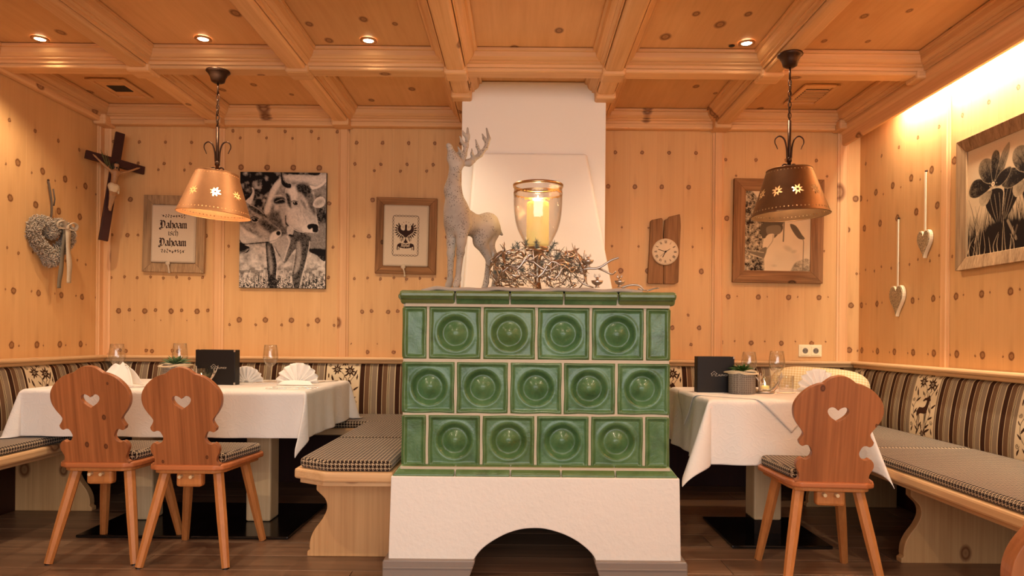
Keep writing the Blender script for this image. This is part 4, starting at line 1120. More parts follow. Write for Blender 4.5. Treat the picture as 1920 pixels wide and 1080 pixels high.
def menu(x, y, rz, w, h, gap, label, right_spine=True, logo_u=.5):
    t = empty('menu_folder', (x, y, ZTT), rz, label, 'menu', 'black menu folders standing on the tables')
    f = MB().box(0, w, -.004, 0, 0, h).build('front_cover', M['black'], t, bevel=.0015)
    MB().box(0, w, gap, gap+.004, 0, h).build('back_cover', M['black'], t, bevel=.0015)
    if right_spine: MB().box(w-.004, w, 0, gap, 0, h).build('spine', M['black'], t, bevel=.0015)
    else: MB().box(0, .004, 0, gap, 0, h).build('spine', M['black'], t, bevel=.0015)
    MB().box(.010, w-.012, gap*.25, gap*.75, .003, h-.004).build('pages', M['blackpages'], t)
    for cz in (0, h): 
        MB().box(w-.006, w+.0006, -.0048, .0006, (cz-.010 if cz else 0), (h+.0006 if cz else .012)).build('metal_corner', M['steel'], t)
    lo = link('lettering', LOGO_TXT, f, loc=(w*logo_u, -.0042, h*.46), rot=(PI/2, 0, 0))
    mb = MB(); bx = w*logo_u-.030; bz = h*.46
    ribbon_lines(mb, [(bx, bz), (bx, bz+.010), (bx-.004, bz+.010), (bx+.011, bz+.022), (bx+.026, bz+.010), (bx+.020, bz+.010), (bx+.020, bz+.003)], .0013, -.004)
    ribbon_lines(mb, [(bx+.005, bz), (bx+.005, bz+.006), (bx+.012, bz+.012), (bx+.016, bz+.006), (bx+.016, bz), (bx+.028, bz)], .0011, -.004)
    mb.build('hut_emblem', M['logo'], f)
    return t
p = tp(367, 721); up(menu(p.x, p.y, math.radians(-3), .198, .172, .045, 'black menu folder with silver hut logo on the left table', True, .56))
p = tp(1307, 736); up(menu(p.x, p.y, math.radians(3), .172, .166, .040, 'black menu folder with silver hut logo on the right table', False, .56))
# ---- potted succulents in paper sacks
def succulent(x, y, label, leaf, pot_r, pot_h, leaves, L, spread, seed):
    rs = random.Random(seed)
    t = empty('potted_succulent', (x, y, ZTT), 0, label, 'plant')
    MB().lathe([(0, 0), (pot_r*.96, 0), (pot_r, .004), (pot_r*1.0, pot_h), (pot_r*.93, pot_h), (pot_r*.9, pot_h-.02), (0, pot_h-.02)], 40).build('pot', M['pot'], t, smooth=False, bevel=.002)
    def f(i, j):
        a = 2*PI*i/48; v = j/6
        r = pot_r*(.94+.30*v**1.2)+.006*math.sin(3*a+seed)*v+.003*math.sin(7*a)*v
        z = pot_h-.012+.028*v-.016*v*v*v+.007*math.sin(2*a+1.3*seed)*v
        return Vector((r*math.cos(a), r*math.sin(a), z))
    o = MB().grid(48, 7, f, wrap=True).build('paper_sack', M['sack'], t, smooth=True); s = o.modifiers.new('thick', 'SOLIDIFY'); s.thickness = .002
    MB().lathe([(0, pot_h-.002), (pot_r*.92, pot_h-.006)], 24).build('soil', M['moss'], t)
    for k in range(leaves):
        ring = k/leaves; az = k*2.39996; el = math.radians(14+62*(1-ring)*.9 if ring > .25 else 68); l = L*(.55+.45*ring)*rs.uniform(.9, 1.1)
        mb = MB(); m = 7; V = []
        dirv = Vector((math.cos(az)*math.cos(el), math.sin(az)*math.cos(el), math.sin(el))); side = Vector((-math.sin(az), math.cos(az), 0)); up = dirv.cross(side)*-1
        base = Vector((math.cos(az)*.008, math.sin(az)*.008, pot_h+.004))
        for i in range(m):
            u = i/(m-1); w = l*.17*math.sin(PI*min(.12+.88*u, 1))**.7+.0004; th = w*.45
            c = base+dirv*l*u+up*(.22*l*u*u)
            V += [c-side*w, c-up*th, c+side*w, c+up*th*.2]
        F = [(i*4+q, i*4+(q+1) % 4, i*4+4+(q+1) % 4, i*4+4+q) for i in range(m-1) for q in range(4)]
        mb.add(V, F).build('leaf', leaf, t, smooth=True)
    return t
p = tp(330, 722); up(succulent(p.x, p.y, 'pale green succulent in a cream paper sack on the left table', M['succ'], .060, .098, 22, .075, .3, 2))
p = tp(1391, 738); up(succulent(p.x, p.y, 'dark green succulent in an ornamented grey pot on the right table', M['succ_dark'], .059, .098, 26, .060, .3, 5))
# ---- antler tealight holders
def antler(mb, base, dirn, L, r, rs, tines=2, up=.6):
    d = Vector(dirn).normalized(); p = Vector(base); pts = [p.copy()]; nseg = 8
    side = d.cross(Vector((0,0,1))); 
    for i in range(nseg):
        d = (d+Vector((0, 0, up/nseg*1.4))+side*rs.uniform(-.1, .1)).normalized(); p = p+d*L/nseg; pts.append(p.copy())
    mb.tube(pts, [r*(1-.72*(i/nseg)) for i in range(nseg+1)], 8)
    for k in range(tines):
        i = 3+2*k; 
        if i >= nseg: break
        q = pts[i]; td = (side*(1 if k % 2 else -1)*.8+Vector((0,0,.5))+d*.3).normalized()
        tp = [q+td*L*.28*u+Vector((0,0,.05*L*u*u)) for u in (0, .33, .66, 1)]
        mb.tube(tp, [r*.6, r*.5, r*.35, r*.12], 7)
def tealight(x, y, label, seed, s=1.0):
    rs = random.Random(seed); t = empty('antler_tealight_holder', (x, y, ZTT), 0, label, 'candle holder', 'silver antler tealight holders')
    for k in range(5):
        a = k*2*PI/5+seed; mb = MB()
        antler(mb, (.030*math.cos(a), .030*math.sin(a), .008), (math.cos(a+.9), math.sin(a+.9), .35), .115*s, .0065, rs, 2, 1.1)
        mb.build('antler', M['silver'], t, smooth=True)
    MB().lathe([(.026, .004), (.036, .002), (.044, .006), (.042, .013), (.030, .014)], 24, closed=True).build('ring', M['silver'], t, smooth=True)
    MB().lathe([(0, .014), (.027, .014), (.029, .020), (.029, .082), (.0275, .082), (.0275, .022), (0, .020)], 32).build('glass_cup', M['glass'], t, smooth=True)
    MB().lathe([(0, .022), (.019, .022), (.019, .036), (0, .036)], 20).build('candle', M['wax'], t)
    MB().lathe([(0, .038), (.003, .042), (.0025, .047), (0, .056)], 10).build('flame', M['flame'], t, smooth=True)
    return t
p = tp(378, 722); up(tealight(p.x, p.y, 'silver antler tealight holder on the left table', 3))
p = tp(1434, 738); up(tealight(p.x, p.y, 'silver antler tealight holder on the right table', 6))
p = tp(1474, 734)
o = MB().lathe([(0, 0), (.031, 0), (.033, .004), (.0345, .075), (.0325, .075), (.031, .010), (0, .009)], 32).build('tumbler', M['seedglass'], None, smooth=True, loc=(p.x, p.y, ZTT)); up(o)
tag(o, 'low cut glass tumbler beside the fan napkin on the right table', 'tumbler')
# ---- cutlery
def flat_outline(name, pts, th, parent, mat=None):
    mb = MB(); mb.prism(pts, lambda p, q, t: Vector((p, q, t)), 0, th); return mb.build(name, mat or M['steel'], parent, bevel=.0006, seg=1)
def knife(x, y, rz, label):
    t = empty('table_knife', (x, y, ZTT+.0005), rz, label, 'knife', 'steel cutlery')
    flat_outline('handle', [(0,-.006),(.085,-.0045),(.09,0),(.085,.0045),(0,.007),(-.006,0)], .004, t)
    flat_outline('blade', [(.088,-.004),(.14,-.008),(.185,-.010),(.205,-.004),(.21,.003),(.14,.004),(.088,.003)], .002, t); return t
def fork(x, y, rz, label):
    t = empty('table_fork', (x, y, ZTT+.0005), rz, label, 'fork', 'steel cutlery')
    flat_outline('handle', [(0,-.008),(.02,-.007),(.10,-.003),(.13,-.004),(.145,-.011),(.160,-.012),(.160,.012),(.145,.011),(.13,.004),(.10,.003),(.02,.007),(0,.008),(-.005,0)], .003, t)
    for k in range(4): flat_outline('tine', [(.159,-.0115+k*.0066),(.200,-.0105+k*.0066),(.203,-.0095+k*.0066),(.200,-.0085+k*.0066),(.159,-.0078+k*.0066)], .002, t)
    return t
p = tp(500, 729); up(knife(p.x, p.y, math.radians(6), 'table knife in front of the fan napkin on the left table'))
p = tp(512, 727); up(fork(p.x, p.y, math.radians(10), 'table fork in front of the fan napkin on the left table'))
p = tp(474, 719); up(fork(p.x, p.y, math.radians(14), 'table fork beside the wine glass on the left table'))
p = tp(590, 718); up(knife(p.x, p.y, math.radians(70), 'table knife at the right edge of the left table'))
p = tp(236, 727); up(knife(p.x, p.y, math.radians(22), 'table knife beside the peaked napkin on the left table'))
p = tp(1490, 738); up(knife(p.x, p.y, math.radians(190), 'table knife beside the tumbler on the right table'))
# ---- pillow on the right corner bench
def pil(i, j):
    a = 2*PI*i/48; b = -PI/2+PI*j/16
    sp = lambda v, e: math.copysign(abs(v)**e, v)
    return Vector((.29*sp(math.cos(b), .5)*sp(math.cos(a), .55), .075*math.sin(b), .165*sp(math.cos(b), .5)*sp(math.sin(a), .55)))
o = MB().grid(48, 17, pil, wrap=True).build('check_pillow', M['check'], None, smooth=True, loc=(1.87, 4.27, .662), rot=(math.radians(-12), math.radians(3), math.radians(-24)))
tag(o, 'cream and yellow checked pillow in the right corner of the bench', 'pillow')
# ------------------------------------------------------------------ pendant lamps
def edel_mask(u, v, R):
    """edelweiss with narrow petals"""
    r = math.hypot(u, v)
    if r > R: return False
    if r < R*.20: return False
    a = (math.atan2(v, u)/(2*PI)*8) % 1-.5
    L = R*(1.0 if int((math.atan2(v, u)/(2*PI)*8) % 8) % 2 else .86)
    if r > L: return False
    t = r/L; wd = .135*math.sin(PI*min(t*.92+.10, 1))**.8*R
    return abs(a)*2*PI/8*r < wd
def pendant(cx, cy, ztop, zshade_top, H, r0, r1, mat, label, tilt, twist, e, nfl=8):
    t = empty('pendant_lamp', (cx, cy, ztop), 0, label, 'pendant lamp', 'pendant lamps with pierced shades')
    MB().lathe([(0, 0), (.060, 0), (.062, -.006), (.052, -.014), (.040, -.036), (.034, -.058), (.020, -.066), (0, -.068)], 32).build('ceiling_rose', M['iron'], t, smooth=True)
    zs = zshade_top-ztop                       # shade top, negative
    zr = zs+.235                               # bottom of the chain
    MB().tube([(0, 0, -.06), (0, 0, -.125)], .0055, 8).build('rod', M['iron'], t, smooth=True)
    z = -.125; k = 0
    while z > zr+.01:
        a = k % 2*PI/2; ln = .034; mb = MB()
        ring = [Vector((.0075*math.cos(q)*math.cos(a), .0075*math.cos(q)*math.sin(a), z-ln/2+ (ln/2)*math.sin(q))) for q in [2*PI*i/12 for i in range(12)]]
        mb.tube(ring, .0023, 6, closed=True).build('chain_link', M['iron'], t, smooth=True); z -= ln*.80; k += 1
    MB().tube([(.006*math.sin(q*7), .004*math.cos(q*5), -.1+(zr+.1)*q) for q in [i/14 for i in range(15)]], .0026, 6).build('cable', M['iron'], t, smooth=True)
    MB().tube([(0, 0, zr+.012), (0, 0, zs)], .0085, 10).build('stem', M['iron'], t, smooth=True)
    for s in (-1, 1):
        hook = spline([(s*.010, 0, zs+.06), (s*.014, 0, zs+.115), (s*.026, 0, zs+.155), (s*.048, 0, zs+.170), (s*.068, 0, zs+.158), (s*.072, 0, zs+.138), (s*.064, 0, zs+.120), (s*.058, 0, zs+.105)], 4)
        MB().tube(hook, [.0050*(1-.6*i/len(hook)) for i in range(len(hook))], 8).build('hook', M['iron'], t, smooth=True)
        curl = [(s*(.010+.012*(1-math.cos(q))), 0, zs+.020+.010*math.sin(q)) for q in [i*.5 for i in range(12)]]
        MB().tube(curl, .0042, 7).build('curl', M['iron'], t, smooth=True)
    MB().lathe([(.0085, zs+.040), (.013, zs+.043), (.013, zs+.062), (.0085, zs+.065)], 14).build('collar', M['iron'], t, smooth=True)
    sh = empty_part = None
    nu, nv = 640, 84; mb = MB()
    tilt_m = Matrix.Rotation(tilt, 4, 'Y')
    V = []; 
    for j in range(nv+1):
        v = j/nv; r = r0+(r1-r0)*v; zz_ = -H*v
        for i in range(nu):
            a = 2*PI*i/nu; V.append(tilt_m @ Vector((r*math.cos(a), r*math.sin(a), zz_)) + Vector((0, 0, zs)))
    F = []
    for j in range(nv):
        v = (j+.5)/nv; r = r0+(r1-r0)*v; sl = math.hypot(H, r1-r0)*v
        for i in range(nu):
            a = 2*PI*(i+.5)/nu
            k = round((a-twist)/(2*PI/nfl)); da = a-twist-k*2*PI/nfl
            if edel_mask(da*r, -(sl-.130), .031): continue
            hit = False
            for sl0, n2 in ((.016, 44), (math.hypot(H, r1-r0)-.020, 60)):
                if abs(sl-sl0) < .004:
                    kk = round(a/(2*PI/n2)); d2 = (a-kk*2*PI/n2)*r
                    if d2*d2+(sl-sl0)**2 < .0026**2: hit = True
            if hit: continue
            F.append((j*nu+i, j*nu+(i+1) % nu, (j+1)*nu+(i+1) % nu, (j+1)*nu+i))
    mb.add(V, F); o = mb.build('shade', mat, t, smooth=True, fix=False)
    # rolled rims and the spider that carries the shade
    for rr, zz_ in ((r0, 0), (r1, -H)):
        MB().tube([tilt_m @ Vector((rr*math.cos(q), rr*math.sin(q), zz_)) + Vector((0, 0, zs)) for q in [2*PI*i/64 for i in range(64)]], .0022, 6, closed=True).build('rim', mat, o, smooth=True)
    MB().lathe([(0, 0), (r0, 0), (r0, -.0015), (0, -.0015)], 48, Matrix.Translation((0, 0, zs)) @ tilt_m).build('top_plate', mat, o)
    MB().lathe([(0, zs), (.018, zs-.002), (.018, zs-.055), (.012, zs-.062), (0, zs-.062)], 16).build('lamp_holder', M['iron'], t, smooth=True)
    zb = zs-.105
    MB().sphere((0, 0, zb), .026, 16, 12, (1, 1, 1.15)).build('bulb', M['bulb'], t, smooth=True)
    l = bpy.data.lights.new('pendant_light', 'POINT'); l.energy = e; l.color = (1, .77, .52); l.shadow_soft_size = .03
    lo = bpy.data.objects.new('pendant_light', l); COL.objects.link(lo); lo.parent = t; lo.location = (0, 0, zb-.04)
    return t
pendant(-1.640, 3.68, ZB, 1.868, .225, .108, .186, M['copper'], 'copper pendant lamp with edelweiss cut-outs over the left table', math.radians(4.2), math.radians(-66), 6, 8)
pendant(1.333, 3.40, ZB, 1.842, .225, .108, .186, M['bronze'], 'dark bronze pendant lamp with edelweiss cut-outs over the right table', math.radians(-2.0), math.radians(-98), 6, 10)
# ------------------------------------------------------------------ on the stove
ZST = CZ+.055
def runner_f(i, j):
    x = -.40+.90*i/60; y = 2.765+.40*j/24
    e = min(i, 60-i, 24-j)/6
    z = ZST+.0145*min(1, .35+e)+.0025*math.sin(x*23)*math.sin(y*31)+.002*math.sin(x*51)
    if j == 0: z -= .009
    return Vector((x+.004*math.sin(y*40), y+.004*math.sin(x*17), z))
o = MB().grid(61, 25, runner_f).build('felt_runner', M['felt'], None, smooth=True, fix=False)
so = o.modifiers.new('thick', 'SOLIDIFY'); so.thickness = .010
tag(o, 'grey felt runner lying on top of the green stove', 'runner')
ZF = ZST+.0145
def deer():
    K = .000735
    c = lambda px, py, dy: ((px-280)*K, dy, (1010-py)*K)
    P = []
    def seg(a, b, ra, rb, k=.012): P.append((a, b, ra, rb, k))
    # trunk: deep chest at the front left, rump further back
    seg(c(222,600,-.02), c(255,610,.03), .054, .052); seg(c(255,610,.03), c(335,622,.09), .050, .046, .03)
    seg(c(335,622,.09), c(388,598,.13), .043, .046, .03); seg(c(388,598,.13), c(405,625,.14), .044, .034, .03)
    seg(c(212,540,-.025), c(222,640,-.02), .044, .044, .03)
    # neck
    seg(c(215,540,-.02), c(196,440,-.035), .042, .031, .03); seg(c(196,440,-.035), c(206,330,-.03), .031, .026, .03)
    # head: nose up to the left
    seg(c(222,285,-.03), c(196,255,-.045), .027, .022, .02); seg(c(196,255,-.045), c(178,200,-.06), .020, .011, .015); seg(c(178,200,-.06), c(172,192,-.064), .010, .009, .01)
    seg(c(205,318,-.03), c(182,270,-.05), .018, .012, .012)
    # ears
    for a, b, d in ((c(250,285,-.02), c(320,262,.00), .0), (c(232,240,-.01), c(222,205,.02), .0)):
        seg(a, ((a[0]+b[0])/2, (a[1]+b[1])/2, (a[2]+b[2])/2), .007, .015, .010); seg(((a[0]+b[0])/2, (a[1]+b[1])/2, (a[2]+b[2])/2), b, .014, .004, .008)
    # front legs
    for x, dy, fx in ((188, -.005, 172), (248, -.045, 222)):
        seg(c(x+6,640,dy), c(x,740,dy), .034, .021, .02); seg(c(x,740,dy), c(x-4,800,dy), .020, .017, .01); seg(c(x-4,800,dy), c(fx+8,955,dy), .0155, .0115, .01)
        seg(c(fx+8,955,dy), c(fx+2,985,dy-.008), .0125, .014, .01); seg(c(fx+2,985,dy-.008), c(fx-2,998,dy-.020), .014, .012, .008)
    # hind legs: knee forward and high, hock pointing back
    for x, dy, kx, hx, fx in ((385, .10, 346, 400, 375), (405, .155, 388, 440, 425)):
        seg(c(x,630,dy), c(kx,715,dy-.02), .042, .030, .025); seg(c(kx,715,dy-.02), c(hx,815,dy+.02), .026, .015, .015)
        seg(c(hx,815,dy+.02), c(fx+8,955,dy), .0145, .0115, .01); seg(c(fx+8,955,dy), c(fx,992,dy-.014), .012, .014, .01)
    seg(c(425,600,.16), c(474,652,.17), .017, .006, .010)
    return c, P
dc, dP = deer()
pd = at(876, 540, 2.93)
dr = empty('deer_figure', (pd.x, 2.93, ZF), 0, 'pale speckled stone stag figure with raised head standing on the stove', 'figurine')
blob_obj('body', dP, .0042, M['stone'], dr)
for pts, tines in (
    ([(248,262,-.02),(258,225,-.012),(268,170,-.005),(276,110,0),(274,66,.002)], [([(252,240,-.015),(236,215,-.03),(224,192,-.04)]), ([(266,180,-.005),(244,155,-.02),(233,128,-.03)]), ([(275,125,0),(256,108,-.012),(248,90,-.02)])]),
    ([(262,268,.0),(300,248,.02),(345,210,.035),(378,165,.042),(396,110,.045),(382,50,.045)], [([(310,242,.022),(300,215,.01),(300,188,.0)]), ([(348,206,.036),(330,165,.025),(320,126,.018)]), ([(386,140,.043),(368,112,.034),(358,88,.03)])])):
    P = []
    for k in range(len(pts)-1):
        n = len(pts)-1; P.append((dc(*pts[k]), dc(*pts[k+1]), .0125*(1-.45*k/n), .0125*(1-.45*(k+1)/n), .006))
    P[-1] = (P[-1][0], P[-1][1], P[-1][2], .004, .006)
    for tn in tines:
        P.append((dc(*tn[0]), dc(*tn[1]), .008, .0065, .008)); P.append((dc(*tn[1]), dc(*tn[2]), .0065, .003, .006))
    blob_obj('antler', P, .0028, M['stone'], dr)
# ---- hurricane lantern
HYc = 3.05; ph = at(1008, 460, HYc)
hl = empty('hurricane_lantern', (ph.x, HYc, ZF), 0, 'large glass hurricane lantern with gold rim and ivory candle on the stove', 'lantern')
zt = at(1008, 349, HYc).z-ZF; zc0 = at(1008, 462, HYc).z-ZF
og = [(.030, zc0-.018), (.048, zc0-.006), (.072, zc0+.035), (.094, zc0+.085), (.105, zc0+.140), (.109, zc0+.200), (.108, zt)]
og = spline(og, 4); ig = [(r-.0028, z+.0012) for r, z in og[::-1]]
MB().lathe([(0, zc0-.018)]+og+ig+[(0, zc0-.0145)], 64).build('glass_bowl', M['seedglass'], hl, smooth=True)
MB().lathe([(.1085, zt-.006), (.112, zt-.006), (.1125, zt+.005), (.107, zt+.006), (.1045, zt), (.106, zt-.006)], 64, closed=True).build('gold_rim', M['gold'], hl, smooth=True)
nb = 160; rs = random.Random(4); hts = [.003+.006*rs.random()+(.007 if rs.random() < .3 else 0) for _ in range(nb)]
MB().grid(nb, 2, lambda i, j: Vector((.1092*math.cos(2*PI*i/nb), .1092*math.sin(2*PI*i/nb), zt-.030-(hts[i] if j == 0 else 0))), wrap=True).build('gold_band', M['gold'], hl, smooth=True, fix=False)
MB().lathe([(0, 0), (.060, 0), (.060, .006), (.020, .014), (.013, .05), (.016, zc0-.05), (.032, zc0-.022), (.046, zc0-.012), (.050, zc0-.005), (0, zc0-.018)], 40).build('metal_foot', M['antler'], hl, smooth=True)
zw = at(1008, 379, HYc).z-ZF
MB().lathe([(0, zc0+.004), (.049, zc0+.004), (.050, zc0+.010), (.050, zw-.010), (.047, zw-.002), (.040, zw-.004), (.015, zw-.016), (0, zw-.018)], 40).build('candle', M['wax'], hl, smooth=True)
MB().lathe([(0, zw-.018), (.0012, zw-.018), (.0012, zw-.004), (0, zw-.003)], 8).build('wick', M['hair'], hl)
MB().lathe([(0, zw-.006), (.004, zw), (.0052, zw+.008), (.003, zw+.020), (0, zw+.032)], 12).build('flame', M['flame'], hl, smooth=True)
l = bpy.data.lights.new('candle_light', 'POINT'); l.energy = 2.6; l.color = (1, .66, .28); l.shadow_soft_size = .012
lo = bpy.data.objects.new('candle_light', l); COL.objects.link(lo); lo.parent = hl; lo.location = (0, 0, zw+.045)
# ---- antler wreath round the lantern
wr = empty('antler_wreath', (ph.x, 2.985, ZF), 0, 'oval wreath of bronzed antler branches filled with frosted fir on the stove', 'wreath')
rs = random.Random(11); WX, WY, WZ = .205, .150, .088
def ringpt(a, b, s=1.0):
    """torus-like shell: a round the wreath, b round the tube"""
    R = Vector((math.cos(a), math.sin(a), 0)); tx, tz = .058, .082
    return Vector((R.x*(WX-tx*.9+tx*math.cos(b)*s), R.y*(WY-tx*.9+tx*math.cos(b)*s), .086+tz*math.sin(b)*s))
for k in range(44):
    a0 = 2*PI*k/44+rs.uniform(-.1, .1); b0 = rs.uniform(-1.1, 1.9) if k % 3 else rs.uniform(-.6, .8); da = rs.choice((-1, 1))*rs.uniform(.5, 1.15); db = rs.uniform(-1.6, 1.6)
    n = 9; pts = [ringpt(a0+da*i/n, b0+db*i/n+.25*math.sin(i*1.1+k), 1.02) for i in range(n+1)]
    r0 = rs.uniform(.0048, .0075); mb = MB(); mb.tube(pts, [r0*(1-.6*i/n) for i in range(n+1)], 7)
    for i in (3, 6):
        q = pts[i]; d = (pts[i+1]-pts[i-1]).normalized(); nrm = (q-Vector((0,0,.086))).normalized(); sd = d.cross(nrm)*rs.choice((-1, 1))
        e = [q+(d*.6+sd*.8)*.05*u+nrm*.012*u*u for u in (0, .35, .7, 1)]; mb.tube(e, [r0*.6, r0*.5, r0*.38, r0*.2], 6)
    mb.build('antler_branch', M['antler'] if k % 2 else M['silver'], wr, smooth=True)
mb = MB()
for k in range(620):
    a = rs.uniform(0, 2*PI); b = rs.uniform(-.2, 2*PI); q = ringpt(a, b, rs.uniform(.15, .86)); d = Vector((rs.gauss(0,1), rs.gauss(0,1), rs.gauss(0,.7))).normalized()*rs.uniform(.012, .026)
    mid = q+d*.5+Vector((rs.gauss(0,.004), rs.gauss(0,.004), rs.gauss(0,.004))); mb.tube([q, mid, q+d], [.0018, .0015, .0006], 4)
o = mb.build('moss_filling', M['moss'], wr, smooth=True); o['kind'] = 'stuff'
def sprig(base, d, L, seed):
    r2 = random.Random(seed); mb = MB(); d = Vector(d).normalized(); b = Vector(base); pts = [b+d*L*u for u in (0, .5, 1)]; mb.tube(pts, [.0026, .002, .001], 5)
    for i in range(70):
        u = .15+.85*i/70; q = b+d*L*u; nd = (d*r2.uniform(.2, .9)+Vector((r2.gauss(0,1), r2.gauss(0,1), r2.gauss(0,1))).normalized()).normalized()*r2.uniform(.013, .021)
        mb.tube([q, q+nd], [.0011, .0004], 4)
    mb.build('fir_sprig', M['fir'], wr, smooth=True)
for k, (px, py, dx, dz) in enumerate(((955,487,-.7,.3),(975,474,-.3,.9),(968,480,-.2,.5),(985,470,.1,.9),(1006,470,.0,.9),(958,500,-.8,.3),(1022,482,.4,.6),(1040,488,.4,.5),(1062,488,.6,.3),(1010,500,.2,.1),(1048,506,.5,0),(985,510,-.3,.2),(1075,500,.6,.1),(945,510,-.8,0),(1030,470,.5,.7))):
    q = at(px, py, 2.93 if k % 2 else 2.96); sprig((q.x-ph.x, q.y-2.985, q.z-ZF), (dx, rs.uniform(-.6, .1), dz), .042, 40+k)
# ---- antler stand with three small bowls
an = empty('antler_bowl_stand', tuple(at(1150, 545, 2.93)[:2])+(ZF,), 0, 'silver antler branch with three small stag cups beside the wreath', 'ornament')
bx = at(1150, 545, 2.93); loc_ = lambda px, py, dy=0: (lambda q: (q.x-bx.x, dy, q.z-ZF))(at(px, py, 2.93))
for path, r in (([(1086,508),(1100,504),(1122,503),(1143,490),(1158,485)], .0062), ([(1122,503),(1132,508),(1146,515),(1153,510)], .0052), ([(1082,520),(1090,530),(1106,538),(1112,540)], .005), ([(1165,540),(1180,535),(1196,536),(1206,545),(1212,547)], .005), ([(1196,541),(1212,545),(1224,542),(1233,541)], .004), ([(1088,512),(1096,514),(1099,518)], .0055), ([(1086,505),(1098,498)], .006)):
    pts = spline([loc_(a, b, -.01*k) for k, (a, b) in enumerate(path)], 4)
    MB().tube(pts, [r*(1-.45*i/len(pts)) for i in range(len(pts))], 8).build('antler_branch', M['silver'], an, smooth=True)
for px, py, s in ((1102, 497, .0245), (1119, 536, .026), (1161, 535, .0235)):
    q = Vector(loc_(px, py, -.012)); 
    prof = [(0, 0), (.45, 0), (.40, .10), (.25, .20), (.30, .34), (.85, .70), (1.0, 1.12), (.92, 1.12), (.75, .76), (.2, .45), (0, .42)]
    cup = MB().lathe([(r*s, z*s) for r, z in prof], 24, Matrix.Translation(q+Vector((0, 0, -.008)))).build('cup', M['silver'], an, smooth=True)
    hq = q+Vector((0, 0, -.008+s*.9)); hh = lambda x, y, z: tuple(hq+Vector((x*s, y*s, z*s)))
    P = [(hh(0,0,0), hh(0,0,.6), .006, .0055, .004), (hh(0,0,.6), hh(-.1,-.35,.5), .0052, .003, .003)]
    for sg in (-1, 1):
        P += [(hh(.1*sg,0,.65), hh(.45*sg,.05,.95), .0026, .0022, .002), (hh(.45*sg,.05,.95), hh(.42*sg,.05,1.35), .0022, .0016, .002), (hh(.3*sg,.0,.85), hh(.2*sg,.0,1.25), .002, .0015, .002)]
    blob_obj('stag_head', P, .0016, M['silver'], cup)
# ------------------------------------------------------------------ crucifix across the left corner
cr = empty('crucifix', (-2.700, 4.50, 1.97), 0, 'dark wooden crucifix with carved figure hanging across the left corner', 'crucifix')
cr.rotation_euler = (Matrix.Rotation(math.radians(46), 4, 'Z') @ Matrix.Rotation(math.radians(7.5), 4, 'Y')).to_euler()
MB().box(-.027, .027, -.012, .012, -.365, .365).build('upright', M['darkwood'], cr, bevel=.002)
MB().box(-.175, .175, -.013, .013, .135, .188).build('crossbar', M['darkwood'], cr, bevel=.002)
s = .27; g = lambda x, y, z: (x*s, -.022-y*s, z*s+.0)
P = [(g(0,.06,.33), g(0,.06,.02), .023, .018, .015), (g(0,.06,.02), g(0,.06,-.06), .019, .021, .012), (g(-.055,.06,.31), g(.055,.06,.31), .012, .012, .01), (g(0,.05,.38), g(0,.06,.42), .009, .009, .008)]
for sg in (-1, 1):
    P += [(g(.07*sg,.06,.32), g(.26*sg,.05,.43), .0098, .0080, .008), (g(.26*sg,.05,.43), g(.46*sg,.03,.58), .0080, .0055, .006), (g(.46*sg,.03,.58), g(.51*sg,.03,.61), .0062, .004, .005)]
    P += [(g(.035*sg,.07,-.05), g(.03*sg,.13,-.28), .0165, .0115, .008), (g(.03*sg,.13,-.28), g(.012*sg,.06,-.55), .0115, .0070, .006), (g(.012*sg,.06,-.55), g(.012*sg,.11,-.62), .0070, .0050, .005)]
P += [(g(-.01,.09,.50), g(-.005,.085,.46), .0155, .0125, .008)]
blob_obj('figure', P, .0032, M['skin'], cr)
blob_obj('hair', [(g(-.01,.05,.53), g(-.01,.03,.46), .0155, .014, .008), (g(-.012,.095,.545), g(-.012,.05,.54), .0135, .014, .006), (g(-.05,.07,.50), g(-.05,.07,.42), .006, .005, .005), (g(.04,.07,.50), g(.045,.07,.42), .006, .005, .005), (g(-.005,.125,.435), g(-.005,.12,.42), .006, .004, .004)], .003, M['hair'], cr)
blob_obj('loincloth', [(g(-.04,.075,-.02), g(.05,.075,-.03), .022, .022, .012), (g(-.04,.085,-.04), g(-.03,.10,-.13), .019, .017, .012), (g(.04,.085,-.04), g(.03,.10,-.13), .019, .017, .012), (g(.10,.07,-.02), g(.13,.06,-.16), .010, .006, .008)], .0034, M['loin'], cr)
mb = MB(); rs = random.Random(5)
for k in range(16):
    b = Vector((-.005-.004*k, -.03, .07+.004*k)); d = Vector((-.55+rs.gauss(0,.25), -.25+rs.gauss(0,.2), 1+rs.gauss(0,.25))).normalized()*rs.uniform(.05, .11)
    mb.tube([b, b+d*.5+Vector((0,0,.004)), b+d], [.0028, .003, .0005], 5, flat=.4)
mb.build('palm_sprig', M['palm'], cr, smooth=True)
# ------------------------------------------------------------------ straw heart wreath on the left wall
def heart2(t, s):
    return (s*16*math.sin(t)**3/17, s*(13*math.cos(t)-5*math.cos(2*t)-2*math.cos(3*t)-math.cos(4*t))/17)
hw = empty('heart_wreath', (XL+.06, 4.065, 1.56), math.radians(78), 'grey straw heart wreath with lace ribbon on the left wall', 'wreath')
rs = random.Random(3)
core = [Vector((x, 0, z)) for x, z in [heart2(2*PI*i/60, .128) for i in range(60)]]
MB().tube(core, .034, 10, closed=True).build('heart_core', M['burlap'], hw, smooth=True)
mb = MB()
for k in range(6500):
    i = rs.randrange(60); c = core[i].lerp(core[(i+1) % 60], rs.random()); d = Vector((rs.gauss(0,1), rs.gauss(0,1), rs.gauss(0,1))).normalized()
    q = c+d*rs.uniform(.032, .044); e = (Vector((rs.gauss(0,1), rs.gauss(0,1), rs.gauss(0,1))).normalized()+d*.5)*.014
    mb.tube([q-e*.5, q+d*.004, q+e*.5], [.0016, .0024, .0014], 4)
